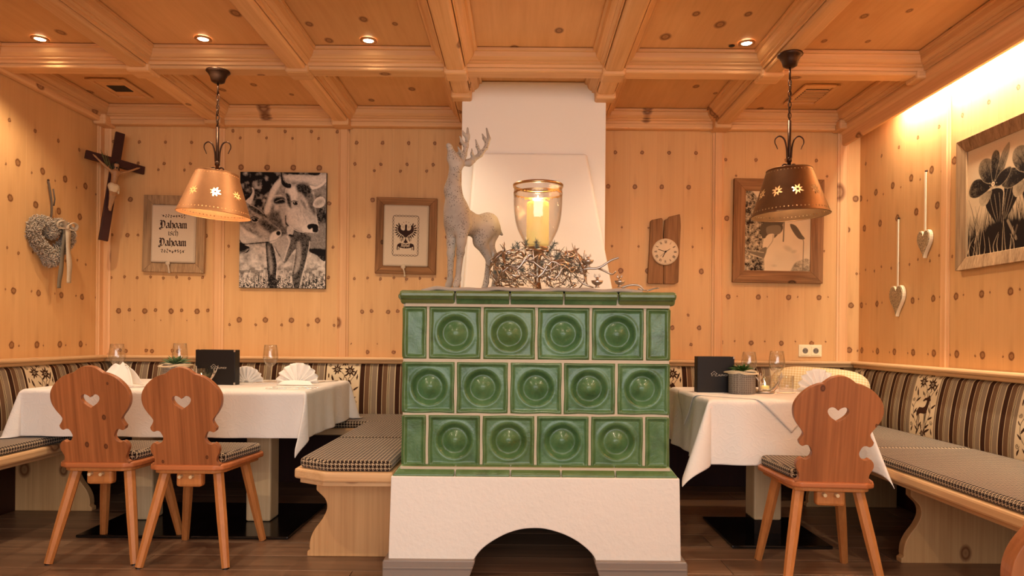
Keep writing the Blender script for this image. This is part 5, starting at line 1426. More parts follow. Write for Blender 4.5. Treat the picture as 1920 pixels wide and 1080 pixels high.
o = mb.build('straw_curls', M['straw'], hw, smooth=True); o['kind'] = 'stuff'
MB().tube(spline([(.0, .0, .105), (.006, .0, .20), (.002, .01, .29), (-.002, .02, .345)], 5), .009, 6, flat=.35).build('hanging_cord', M['greycord'], hw, smooth=True)
MB().tube([(.010, -.005, .30), (.018, -.008, .24), (.014, -.006, .20)], .006, 6, flat=.35).build('hanging_cord', M['greycord'], hw, smooth=True)
MB().sphere((0, .02, .35), .007, 10, 8).build('nail', M['iron'], hw, smooth=True)
def strap(pts, w, name, mat):
    P = spline(pts, 6); mb = MB(); n = len(P)
    V = []
    for i, p in enumerate(P): V += [(p[0]-w/2, p[1], p[2]+.003*math.sin(i*.7)), (p[0]+w/2, p[1]-.004*math.sin(i*.5), p[2])]
    mb.add(V, [(2*i, 2*i+1, 2*i+3, 2*i+2) for i in range(n-1)])
    o = mb.build(name, mat, hw, smooth=True, fix=False); s_ = o.modifiers.new('thick', 'SOLIDIFY'); s_.thickness = .0025; return o
strap([(.055, -.060, .075), (.060, -.062, .02), (.068, -.058, -.08), (.080, -.052, -.17), (.086, -.045, -.255)], .034, 'lace_ribbon', M['lace'])
strap([(.045, -.058, .070), (.040, -.055, .0), (.030, -.050, -.12), (.022, -.045, -.22), (.020, -.042, -.29)], .028, 'lace_ribbon', M['burlap'])
for sg in (-1, 1):
    loop = [(.05, -.055, .075), (.05+sg*.03, -.075, .105), (.05+sg*.065, -.070, .095), (.05+sg*.06, -.060, .068), (.05+sg*.02, -.062, .068), (.05, -.055, .075)]
    MB().tube(spline(loop, 5), .011, 6, flat=.4).build('bow_loop', M['lace'], hw, smooth=True)
MB().sphere((.05, -.066, .076), .014, 10, 8, (1, .7, 1.1)).build('bow_knot', M['lace'], hw, smooth=True)
# ------------------------------------------------------------------ glitter hearts on the right wall
def gheart(y, zheart, ztop, s, label):
    t = empty('glitter_heart', (XR-.030, y, zheart), -PI/2, label, 'wall heart', 'glitter hearts on ribbons')
    pts = [(x*.80, z*1.12) for x, z in [heart2(2*PI*i/48, s) for i in range(48)]]
    MB().prism(pts, lambda p, q, w_: Vector((p, w_, q)), -.010, .010).build('heart', M['cream'], t, bevel=.003)
    MB().prism([(x*.93, z*.93) for x, z in pts], lambda p, q, w_: Vector((p, w_, q)), -.0135, -.0105).build('glitter_face', M['glitter'], t, bevel=.001)
    L = ztop-zheart
    mb = MB(); mb.box(-.007, .007, -.002, .002, s*.28, L)
    mb.build('ribbon', M['ribbon'], t)
    MB().sphere((0, .004, L+.006), .0075, 10, 8).build('nail', M['iron'], t, smooth=True)
gheart(4.145, 1.255, 1.735, .098, 'lower glitter heart, hanging on a long ribbon on the right wall')
gheart(3.868, 1.560, 1.955, .082, 'upper glitter heart, hanging nearer the flower picture on the right wall')
# ------------------------------------------------------------------ double wall socket
so_ = empty('wall_socket', (1.972, YB-.0165, .924), 0, 'cream double wall socket on the back wall above the right table', 'socket')
MB().box(-.078, .078, -.009, 0, -.041, .041).build('cover_plate', M['socket'], so_, bevel=.003)
for sx in (-1, 1):
    c = MB().box(sx*.036-.031, sx*.036+.031, -.013, -.009, -.031, .031).build('socket_insert', M['socket'], so_, bevel=.002)
    MB().lathe([(.022, -.0135), (.022, -.0145), (.0195, -.0145), (.0195, -.0135)], 28, Matrix.Translation((sx*.036, 0, 0)) @ Matrix.Rotation(-PI/2, 4, 'X') @ Matrix.Diagonal((1,1,-1,1))).build('socket_ring', M['socket_dark'], c, smooth=True)
    MB().lathe([(0, .0133), (.019, .0133)], 24, Matrix.Translation((sx*.036, 0, 0)) @ Matrix.Rotation(PI/2, 4, 'X')).build('socket_well', M['socket_dark'], c)
    for q in (-1, 1): MB().lathe([(0, .0137), (.0032, .0137)], 12, Matrix.Translation((sx*.036+q*.0095, 0, 0)) @ Matrix.Rotation(PI/2, 4, 'X')).build('pin_hole', M['ventdark'], c)
# ------------------------------------------------------------------ framed pictures, signs, clock
def print_plane(name, img, W, H, parent, mat=None, nx=None, ny=None):
    """flat print, local x right, z up, facing -y, origin at its centre; img is (rows, cols, 3), top row first"""
    ny = ny or img.shape[0]; nx = nx or img.shape[1]
    V = [(-W/2+W*i/(nx-1), 0, H/2-H*j/(ny-1)) for j in range(ny) for i in range(nx)]
    jj = (np.arange(ny)*(img.shape[0]-1)/(ny-1)).round().astype(int); ii = (np.arange(nx)*(img.shape[1]-1)/(nx-1)).round().astype(int)
    C = img[np.ix_(jj, ii)].reshape(-1, 3)
    F = [(j*nx+i, (j+1)*nx+i, (j+1)*nx+i+1, j*nx+i+1) for j in range(ny-1) for i in range(nx-1)]
    return link(name, vc_mesh(name, V, F, C, mat or M['print'], False), parent)
def half(a):
    a = a[:a.shape[0]//2*2, :a.shape[1]//2*2]; return (a[::2,::2]+a[1::2,::2]+a[::2,1::2]+a[1::2,1::2])/4
def frame(parent, W, H, w, d, mh, mv, slope=.006, notch=False):
    """four mitred boards, outer size W x H, local plane x-z, from y=0 (wall) to y=-d"""
    for side in ('t', 'b', 'l', 'r'):
        if side in 'tb':
            s = 1 if side == 't' else -1
            q = [(-W/2, s*H/2), (W/2, s*H/2), (W/2-w, s*(H/2-w)), (-W/2+w, s*(H/2-w))]
        else:
            s = 1 if side == 'r' else -1
            q = [(s*W/2, -H/2), (s*W/2, H/2), (s*(W/2-w), H/2-w), (s*(W/2-w), -H/2+w)]
        V = [(x, 0, z) for x, z in q]+[(q[0][0], -d, q[0][1]), (q[1][0], -d, q[1][1]), (q[2][0], -d+slope, q[2][1]), (q[3][0], -d+slope, q[3][1])]
        MB().add(V, [(0,1,2,3),(4,7,6,5),(0,4,5,1),(1,5,6,2),(2,6,7,3),(3,7,4,0)]).build('frame_board', mh if side in 'tb' else mv, parent, bevel=.0025, seg=2)
NIB = (.115, .095)
GLY = {'a': (.80, [[(.08,.84),(.33,1),(.58,.84),(.58,.14),(.74,.02)], [(.58,.56),(.28,.58),(.08,.38),(.08,.16),(.28,.0),(.58,.2)]]),
 'h': (.80, [[(.22,1.62),(.08,1.5),(.12,1.4),(.12,.12),(.24,.0)], [(.12,.8),(.38,1),(.62,.8),(.62,.15),(.5,-.2),(.32,-.38)]]),
 'o': (.74, [[(.34,1),(.08,.82),(.08,.18),(.34,0),(.60,.18),(.60,.82),(.34,1)]]),
 'm': (1.12, [[(-.02,.86),(.10,1),(.10,.12),(.22,.0)], [(.10,.8),(.34,1),(.48,.86),(.48,.12),(.60,.0)], [(.48,.8),(.72,1),(.86,.86),(.86,.12),(.98,.0)]]),
 'i': (.42, [[(0,.86),(.12,1),(.12,.12),(.25,.0)], [(.04,1.36),(.20,1.46)]]),
 's': (.66, [[(.52,.86),(.30,1),(.08,.80),(.12,.62),(.48,.40),(.50,.18),(.28,0),(.02,.16)]]),
 'c': (.64, [[(.52,.84),(.34,1),(.08,.80),(.08,.2),(.32,0),(.54,.14)]]),
 'D': (1.16, [[(-.12,1.30),(.02,1.46),(.30,1.36),(.62,1.44),(.92,1.12),(.94,.42),(.66,.05),(.36,.02),(.10,.14)], [(.34,1.36),(.34,.12)], [(.12,1.1),(.16,.5)], [(.12,.12),(-.10,.02),(-.06,-.20),(.14,-.28),(.34,-.18)]]),
 'A': (1.0, [[(-.05,.15),(.1,0),(.22,.2),(.3,1.2),(.15,1.42)], [(.3,1.35),(.62,1.2),(.66,.12),(.8,0)], [(.2,.66),(.64,.6)]]),
 'l': (.42, [[(.2,1.62),(.08,1.5),(.12,1.4),(.12,.12),(.26,.0)]]),
 'p': (.80, [[(-.02,.86),(.12,1),(.12,-.45)], [(.12,.8),(.36,1),(.60,.8),(.60,.2),(.36,0),(.12,.16)]]),
 'f': (.56, [[(.46,1.44),(.24,1.56),(.14,1.4),(.14,.12),(.0,-.2)], [(-.04,.96),(.44,.96)]])}
def blackletter(p, txt, x, y, s, v, nib=NIB, sp=1.0):
    for chr_ in txt:
        w, strokes = GLY[chr_]
        for st in strokes:
            for a, b in zip(st[:-1], st[1:]):
                ax, ay = x+a[0]*s, y-a[1]*s; bx, by = x+b[0]*s, y-b[1]*s; nx, ny = nib[0]*s, -nib[1]*s
                P = [(ax-nx, ay-ny), (ax+nx, ay+ny), (bx+nx, by+ny), (bx-nx, by-ny)]
                p.poly(P, v, smooth=False)
        x += w*s*sp
    return x
def blackw(txt, s, sp=1.0): return sum(GLY[c][0] for c in txt)*s*sp
def sprigs(p, cx, cy, w, h, seed):
    rs = random.Random(seed)
    for sg in (-1, 1):
        p.line([(cx+sg*4, cy+h*.2), (cx+sg*w*.15, cy-h*.2), (cx+sg*w*.3, cy+h*.2), (cx+sg*w*.5, cy-h*.35)], 3, 0)
        for k in range(9):
            q = cx+sg*w*(.03+.052*k); p.leaf(q, cy+rs.uniform(-.2, .2)*h, 90*(1 if k % 2 else -1)+sg*-30, h*.55, h*.26, 0)
    for k in range(3): p.ell(cx+(k-1)*w*.09, cy, 4.5, 4.5, 0)
LIN_D, LIN_L = srgb(48,26,20), srgb(206,184,156)
def sign(cx, cz, label, W, H, fw, paint, pw, phh, tilt, mh, mv, tassel):
    t = empty('framed_sign', (cx, YB-.0165, cz), 0, label, 'sign'); t.rotation_euler = (0, tilt, 0)
    frame(t, W, H, fw, .024, mh, mv)
    MB().box(-W/2+fw*.6, W/2-fw*.6, -.012, 0, -H/2+fw*.6, H/2-fw*.6).build('backboard', mh, t)
    pad = MB().box(-pw/2, pw/2, -.030, -.010, -phh/2, phh/2).build('linen_panel', M['linen'], t, bevel=.010, seg=3)
    img = two_tone(half(paint.a), LIN_D, LIN_L); 
    o = print_plane('print', img, pw-.024, phh-.024, pad); o.location = (0, -.0304, 0)
    kn = MB(); kn.sphere((tassel[0], -.034, -phh/2-.004), .016, 14, 10, (1, .4, 1)); kn.build('toggle', M['lace'], t, smooth=True)
    MB().tube(spline([(tassel[0], -.034, -phh/2-.01), (tassel[0]+.008, -.036, -phh/2-.035), (tassel[0]+.012, -.034, -phh/2-.062)], 4), [.0055]*9, 7).build('tassel', M['lace'], t, smooth=True)
    MB().sphere((tassel[0]+.012, -.034, -phh/2-.066), .008, 10, 8).build('tassel_end', M['lace'], t, smooth=True)
    return t
# sign 1
p = Paint(543, 710, .8, 1.0)
p.a *= .95+.05*vnoise(p.h, p.w, 3, 1)
s_ = 66; wD = blackw('Dahoam', s_, 1.0)
blackletter(p, 'Dahoam', 277-wD/2, 282, s_, 0); blackletter(p, 'Dahoam', 272-wD/2, 512, s_, 0)
wi = blackw('isch', 52); blackletter(p, 'isch', 274-wi/2, 378, 52, 0, (.085, .07))
sprigs(p, 276, 126, 330, 46, 1); sprigs(p, 270, 580, 330, 50, 2)
zc = (1.938+1.418)/2
sign(-2.350, zc, 'wooden framed linen sign reading Dahoam isch Dahoam', .420, .520, .062, p, .302, .392, math.radians(1.0), M['greywood_z'], M['greywood_z'], (-.03, 0))
# sign 2: eagle in a rope border; canvas 500 x 680 from the panel's outline
p = Paint(500, 680, .8, 1.0); p.a *= .95+.05*vnoise(p.h, p.w, 3, 3)
def rope(a, b, n):
    a = np.array(a, float); b = np.array(b, float); d = b-a; L = np.hypot(*d); nn = np.array([-d[1], d[0]])/L
    for ph in (0, PI):
        pts = [tuple(a+d*i/(n*8)+nn*9*math.sin(PI*i/8+ph)) for i in range(n*8+1)]
        p.line(pts, 4.5, 0, smooth=False)
x0, y0, x1, y1 = 98, 112, 398, 572
rope((x0+16,y0),(x1-16,y0),7); rope((x0+16,y1),(x1-16,y1),7); rope((x0,y0+16),(x0,y1-16),11); rope((x1,y0+16),(x1,y1-16),11)
for cx, cy, a0 in ((x0+16,y0+16,180),(x1-16,y0+16,270),(x1-16,y1-16,0),(x0+16,y1-16,90)):
    p.line([(cx+18*math.cos(math.radians(a0+q)), cy+18*math.sin(math.radians(a0+q))) for q in range(0, 91, 15)], 6, 0, smooth=False)
ex, ey = 250, 300
p.poly([(ex-12,ey-80),(ex+4,ey-92),(ex+14,ey-76),(ex+12,ey-40),(ex+20,ey-20),(ex+50,ey-25),(ex+62,ey-50),(ex+60,ey-78),(ex+84,ey-74),(ex+95,ey-40),(ex+88,ey-5),(ex+60,ey+22),(ex+30,ey+40),(ex+14,ey+58),(ex-14,ey+58),(ex-30,ey+40),(ex-60,ey+22),(ex-88,ey-5),(ex-95,ey-40),(ex-84,ey-74),(ex-60,ey-78),(ex-62,ey-50),(ex-50,ey-25),(ex-20,ey-20),(ex-12,ey-40)], 0)
for sg in (-1, 1):
    for ang, sx, sy, L in ((75,78,-70,34),(40,88,-60,38),(18,92,-40,40),(0,92,-22,40),(-18,88,-4,42),(-36,78,10,46),(-50,64,22,48),(-62,48,32,44),(-74,34,40,36)):
        a = ang if sg == 1 else 180-ang; p.leaf(ex+sg*sx, ey+sy, a, L+8, 17, 0)
    p.line([(ex+sg*18,ey+52),(ex+sg*34,ey+80),(ex+sg*52,ey+110)], 6, 0); p.line([(ex+sg*40,ey+88),(ex+sg*70,ey+78)], 5, 0); p.line([(ex+sg*42,ey+92),(ex+sg*68,ey+98)], 5, 0); p.line([(ex+sg*28,ey+85),(ex+sg*22,ey+100)], 4, 0)
    for k in range(5):
        a = math.radians(20+35*k); p.leaf(ex+2+sg*46*math.cos(a), ey-95-36*math.sin(a)+18, math.degrees(a)*1.0 if sg == 1 else 180-math.degrees(a), 15, 7, 0)
    p.leaf(ex+sg*30, ey-60, 60 if sg == 1 else 120, 22, 6, 0); p.leaf(ex+sg*26, ey-48, 30 if sg == 1 else 150, 20, 6, 0)
p.line([(ex,ey+55),(ex,ey+112)], 8, 0); p.poly([(ex-26,ey+122),(ex-8,ey+96),(ex+8,ey+96),(ex+26,ey+122)], 0); p.line([(ex,ey+90),(ex,ey+122)], 20, 0)
p.poly([(178,428),(250,440),(322,430),(326,474),(250,490),(174,474)], 0, n=3)
for sg in (-1, 1): 
    p.poly([(250+sg*76,436),(250+sg*98,450),(250+sg*104,500),(250+sg*92,512),(250+sg*90,470),(250+sg*74,476)], 0, n=3); p.line([(250+sg*66,478),(250+sg*80,492),(250+sg*74,506)], 7, 0)
wa = blackw('Alphof', 25); blackletter(p, 'Alphof', 250-wa/2, 472, 25, 1.0, (.10,.08))
sign(-.778, (1.937+1.421)/2, 'wooden framed linen sign with a dark eagle inside a rope border', .412, .516, .052, p, .306, .416, math.radians(.9), M['oldwood_x'], M['oldwood_z'], (-.012, 0))
# ------------------------------------------------------------------ cow canvas
def cows():
    p = Paint(726, 982, .5, .3); h, w_ = p.h, p.w
    bgn = vnoise(h, w_, 26, 1)*.6+vnoise(h, w_, 11, 2)*.4; top = np.clip((bgn-.42)*2.2, 0, 1)*.5+.07
    low = .35+.55*(vnoise(h, w_, 30, 4)*.6+vnoise(h, w_, 9, 5)*.4)
    k = np.clip((p.Y-500)/140, 0, 1); p.a = top*(1-k)+low*k
    k = np.clip((p.Y-760)/60, 0, 1)*(vnoise(h, w_, 12, 11) > .55); p.a = p.a*(1-.6*k)+.12*k
    gr = vnoise(h, w_, 2.2, 7); k = np.clip((p.Y-860)/80, 0, 1); p.a = p.a*(1-k)+np.clip((gr-.35)*2.2, 0, 1)*k
    rs = random.Random(2)
    for i in range(90):
        x = rs.uniform(0, 726); y = rs.uniform(880, 985); p.line([(x, y), (x+rs.uniform(-14, 14), y-rs.uniform(25, 75))], 3.4, rs.choice((.95, .8, .08)), .8, smooth=False)
    tex = vnoise(h, w_, 5, 21)*.5+vnoise(h, w_, 14, 22)*.5
    # right cow body
    m = p.poly([(200,330),(225,240),(255,150),(300,80),(350,35),(430,22),(560,18),(650,25),(740,5),(740,700),(640,690),(590,670),(560,640),(480,640),(430,700),(380,770),(350,730),(290,620),(240,420)], .46)
    body = .52-.26*np.clip((p.Y-60)/500, 0, 1)-.14*np.clip((p.X-600)/60, 0, 1)*np.clip((p.Y-120)/60, 0, 1)+.30*(tex-.5); p.a = p.a*(1-m)+body*m
    p.poly([(205,345),(232,240),(262,150),(305,85),(340,60),(330,120),(290,190),(262,290),(248,350)], .82, blur=6)
    p.poly([(360,35),(460,24),(640,30),(736,12),(736,110),(640,120),(560,80),(430,72)], .74, blur=8); p.poly([(640,140),(736,110),(736,300),(690,210)], .42, blur=14)
    p.poly([(560,520),(736,420),(736,640),(640,650),(580,660)], .40, blur=18); p.poly([(575,645),(736,655),(736,690),(640,692)], .10, blur=5)
    p.poly([(300,270),(330,300),(320,350),(300,370),(285,330)], .72, blur=4); p.poly([(255,345),(330,330),(400,420),(400,560),(330,560),(270,470)], .28, blur=14)
    p.poly([(330,300),(390,290),(395,420),(380,470),(350,400)], .58, blur=8)
    # dewlap and chest
    p.poly([(268,590),(330,560),(400,520),(430,570),(415,640),(395,690),(380,765),(362,768),(345,710),(310,650)], .58, blur=4); p.line([(400,540),(420,590),(400,660),(375,745)], 12, .82, .8)
    p.poly([(400,690),(420,620),(450,560),(470,600),(460,650),(410,720),(385,768),(375,760)], .30, blur=4)
    # legs
    p.poly([(222,590),(262,590),(300,680),(318,780),(312,860),(318,985),(258,985),(240,860),(230,740)], .20); p.poly([(236,620),(256,640),(280,760),(282,850),(262,860),(248,760)], .42, blur=6); p.line([(302,690),(318,790),(312,900)], 5, .85, .8)
    p.poly([(468,540),(590,540),(585,640),(560,760),(535,860),(508,985),(466,985),(446,880),(462,780),(474,660)], .24); p.poly([(482,600),(510,590),(520,700),(505,800),(470,860),(462,830),(482,720)], .50, blur=7); p.line([(590,580),(582,650),(556,770),(530,870),(508,985)], 6, .88, .8); p.line([(470,660),(455,780),(442,880),(462,980)], 4, .8, .7)
    # bell
    p.poly([(398,470),(425,450),(452,470),(450,520),(425,530),(400,520)], .70, blur=3); p.ell(425, 532, 14, 8, .15)
    # head
    m = p.poly([(378,150),(400,118),(440,100),(520,96),(580,118),(618,170),(630,240),(640,330),(655,410),(662,450),(655,490),(635,512),(585,512),(520,500),(455,472),(408,430),(388,370),(384,290),(376,210)], .66)
    p.a = p.a*(1-m*.5)+(.60+.5*(tex-.5))*m*.5
    p.poly([(398,170),(430,130),(470,120),(480,200),(470,230),(420,230)], .86, blur=9); p.poly([(392,280),(440,290),(520,330),(600,430),(560,490),(470,470),(410,420)], .78, blur=14)
    p.poly([(470,110),(520,92),(575,110),(600,160),(560,220),(520,180),(485,165)], .20, blur=9); p.poly([(560,190),(610,180),(628,260),(640,360),(600,330),(570,260)], .30, blur=9)
    p.poly([(380,180),(420,200),(432,290),(440,310),(405,280)], .22, blur=6)
    p.poly([(505,230),(540,250),(560,310),(540,300)], .40, blur=5)
    for x, y in ((500,300),(530,350),(480,350),(550,390)): p.line([(x, y), (x+12, y+34), (x+8, y+60)], 7, .45, .5)
    p.ell(462, 262, 27, 18, .80, soft=.4, rot=.2); p.ell(464, 262, 21, 14, .06, rot=.3); p.ell(457, 257, 4, 3, .9)
    p.line([(432,248),(455,240),(486,250)], 5, .12)
    p.poly([(520,470),(560,440),(600,430),(655,440),(660,490),(640,514),(590,512),(540,506)], .90, blur=5)
    p.poly([(570,445),(600,432),(650,440),(662,470),(650,505),(615,500),(610,470),(585,480),(568,465)], .10, blur=2); p.ell(590, 462, 13, 15, .03); p.line([(560,440),(610,428),(655,440),(662,480)], 4, .85, .7); p.line([(530,505),(590,512),(640,512)], 5, .2, .7)
    p.line([(385,380),(410,440),(470,490),(540,508)], 6, .92, .7); p.line([(385,370),(388,430),(405,450)], 10, .12, .8)
    # ears
    p.poly([(258,235),(290,198),(340,192),(385,210),(392,260),(370,282),(310,282),(270,268)], .60); p.poly([(280,236),(310,212),(370,214),(380,256),(330,270),(290,262)], .16, blur=6); p.line([(300,250),(350,230),(380,240)], 5, .6, .7); p.line([(258,238),(292,200),(345,194)], 6, .85, .9)
    p.poly([(612,262),(634,222),(672,202),(704,212),(716,240),(706,276),(676,296),(640,296),(618,286)], .78); p.poly([(628,262),(652,234),(690,226),(700,248),(676,268),(644,280)], .50, blur=9)
    for k in range(5): p.line([(630+8*k,270-4*k),(660+8*k,250-4*k),(690+4*k,232+6*k)], 3, .88 if k % 2 else .3, .7)
    # horns
    p.poly([(340,-5),(355,10),(368,60),(395,92),(425,100),(425,130),(390,132),(358,110),(345,80)], .14); p.line([(352,10),(362,60),(385,92)], 5, .55, .7)
    p.poly([(585,110),(640,118),(690,85),(720,45),(734,40),(726,80),(690,118),(650,140),(612,150)], .88); p.line([(612,148),(650,138),(690,116),(726,80)], 8, .3, .8)
    # left cow
    m = p.poly([(-10,250),(50,262),(90,268),(150,310),(195,352),(215,380),(262,425),(330,470),(346,490),(346,540),(310,575),(268,598),(236,588),(180,592),(100,590),(45,608),(-10,610)], .44)
    p.a = p.a*(1-m*.6)+(.44+.7*(tex-.5))*m*.6
    p.poly([(-10,440),(40,480),(90,520),(180,560),(236,580),(180,592),(90,592),(40,606),(-10,600)], .66, blur=7); p.poly([(20,470),(60,500),(150,545),(110,560),(50,540)], .82, blur=9)
    p.poly([(70,290),(120,290),(180,330),(205,370),(170,365),(110,330)], .22, blur=6); p.line([(80,275),(150,310),(200,355)], 5, .7, .7)
    p.poly([(170,400),(230,420),(320,480),(280,520),(220,500),(180,460)], .24, blur=12); p.poly([(150,440),(200,480),(250,530),(200,540),(150,500)], .62, blur=12)
    p.ell(128, 408, 36, 26, .74, soft=.5, rot=.1); p.ell(128, 406, 25, 16, .05, rot=.05); p.ell(120, 400, 5, 4, .95); p.line([(95,392),(125,380),(158,396)], 6, .08)
    p.poly([(268,520),(300,500),(345,495),(346,540),(310,578),(268,600),(252,580)], .86, blur=5); p.ell(326, 516, 21, 22, .06, soft=.3); p.line([(245,590),(300,575),(340,545)], 5, .25, .7)
    p.poly([(48,248),(86,210),(106,165),(98,134),(112,140),(122,175),(116,220),(100,262),(78,272)], .80); p.line([(112,150),(118,200),(100,258)], 6, .4, .7)
    p.poly([(-10,610),(20,600),(50,620),(86,640),(70,680),(20,690),(-10,690)], .10, blur=2); p.line([(0,686),(45,680),(80,650)], 4, .9, .8); p.line([(0,675),(45,668),(70,650)], 2.5, .8, .7)
    p.line([(0,575),(30,610),(110,606),(240,592)], 9, .08, .8)
    a = half(p.a); n = np.random.default_rng(3).random(a.shape); fur = vnoise(a.shape[0], a.shape[1], 1.6, 31)*.6+vnoise(a.shape[0], a.shape[1], 3.2, 32)*.4; return np.clip((a-.5)*1.42+.45+(n-.5)*.07+(fur-.5)*.30, 0, 1)
cw = cows()
W, H = .585, .785
ck = empty('cow_canvas', (-1.6125, YB-.0165, 1.7095), 0, 'black and white canvas print of two horned cows on the back wall', 'picture'); ck.rotation_euler = (0, math.radians(.2), 0)
MB().box(-W/2, W/2, -.022, 0, -H/2, H/2).build('stretched_canvas', M['canvas_edge'], ck, bevel=.002)
o = print_plane('print', two_tone(cw, srgb(18,14,13), srgb(236,222,206)), W-.003, H-.003, ck); o.location = (0, -.0224, 0)
# ------------------------------------------------------------------ hiker picture behind the right lamp
def hiker():
    p = Paint(440, 560, .7, .86); h, w_ = p.h, p.w
    p.a = .80+.1*vnoise(h, w_, 40, 2)*np.clip(p.Y/560, 0, 1)
    rock = np.clip((vnoise(h, w_, 3.3, 5)*.35+vnoise(h, w_, 8.7, 9)*.35+vnoise(h, w_, 19, 6)*.3-.32)*2.2, 0, 1)*.75
    m = p.poly([(-10,20),(90,60),(140,180),(130,300),(120,400),(130,470),(120,600),(-10,600)], .3, blur=4); p.a = p.a*(1-m)+rock*m
    m = p.poly([(310,560),(340,500),(380,480),(420,470),(460,520),(460,600),(300,600)], .5, blur=3); p.a = p.a*(1-m)+(.25+.6*rock)*m
    p.ell(290, 400, 50, 26, .55, .6, .8, .5); p.ell(330, 420, 30, 18, .5, .5, .8, -.4); p.ell(200, 520, 30, 14, .6, .6, .9)
    p.poly([(150,120),(230,110),(260,180),(240,270),(190,330),(150,260)], .12); p.poly([(110,240),(180,200),(250,235),(240,290),(170,310),(120,330)], .10)
    p.poly([(150,250),(230,240),(240,290),(190,310),(150,300)], .22); p.poly([(300,230),(340,240),(380,300),(400,330),(360,330),(320,280)], .14, n=3)
    p.poly([(150,310),(195,300),(190,345),(158,400),(130,410),(128,370)], .82, n=4); p.line([(190,305),(186,350),(150,405)], 4, .3)
    p.poly([(120,400),(150,395),(140,450),(120,470),(40,440),(30,420),(90,425)], .20, n=4); p.line([(40,440),(120,470)], 6, .7); p.line([(95,425),(130,430)], 5, .6)
    p.line([(262,200),(258,350)], 8, .16, smooth=False); p.line([(385,320),(392,350),(390,560)], 5, .2, smooth=False)
    return half(p.a)
W, H = .609, .703
hk = empty('hiker_picture', (1.7425, YB-.0165, (2.085+1.382)/2), 0, 'sepia photograph of a hiker in a weathered frame behind the right pendant lamp', 'picture'); hk.rotation_euler = (0, math.radians(.5), 0)
frame(hk, W, H, .082, .030, M['oldwood_x'], M['oldwood_z'], .010)
MB().box(-W/2+.05, W/2-.05, -.010, 0, -H/2+.05, H/2-.05).build('backboard', M['canvas_edge'], hk)
o = print_plane('print', two_tone(hiker(), srgb(40,24,14), srgb(240,214,172)), W-.16, H-.16, hk); o.location = (0, -.0106, 0)
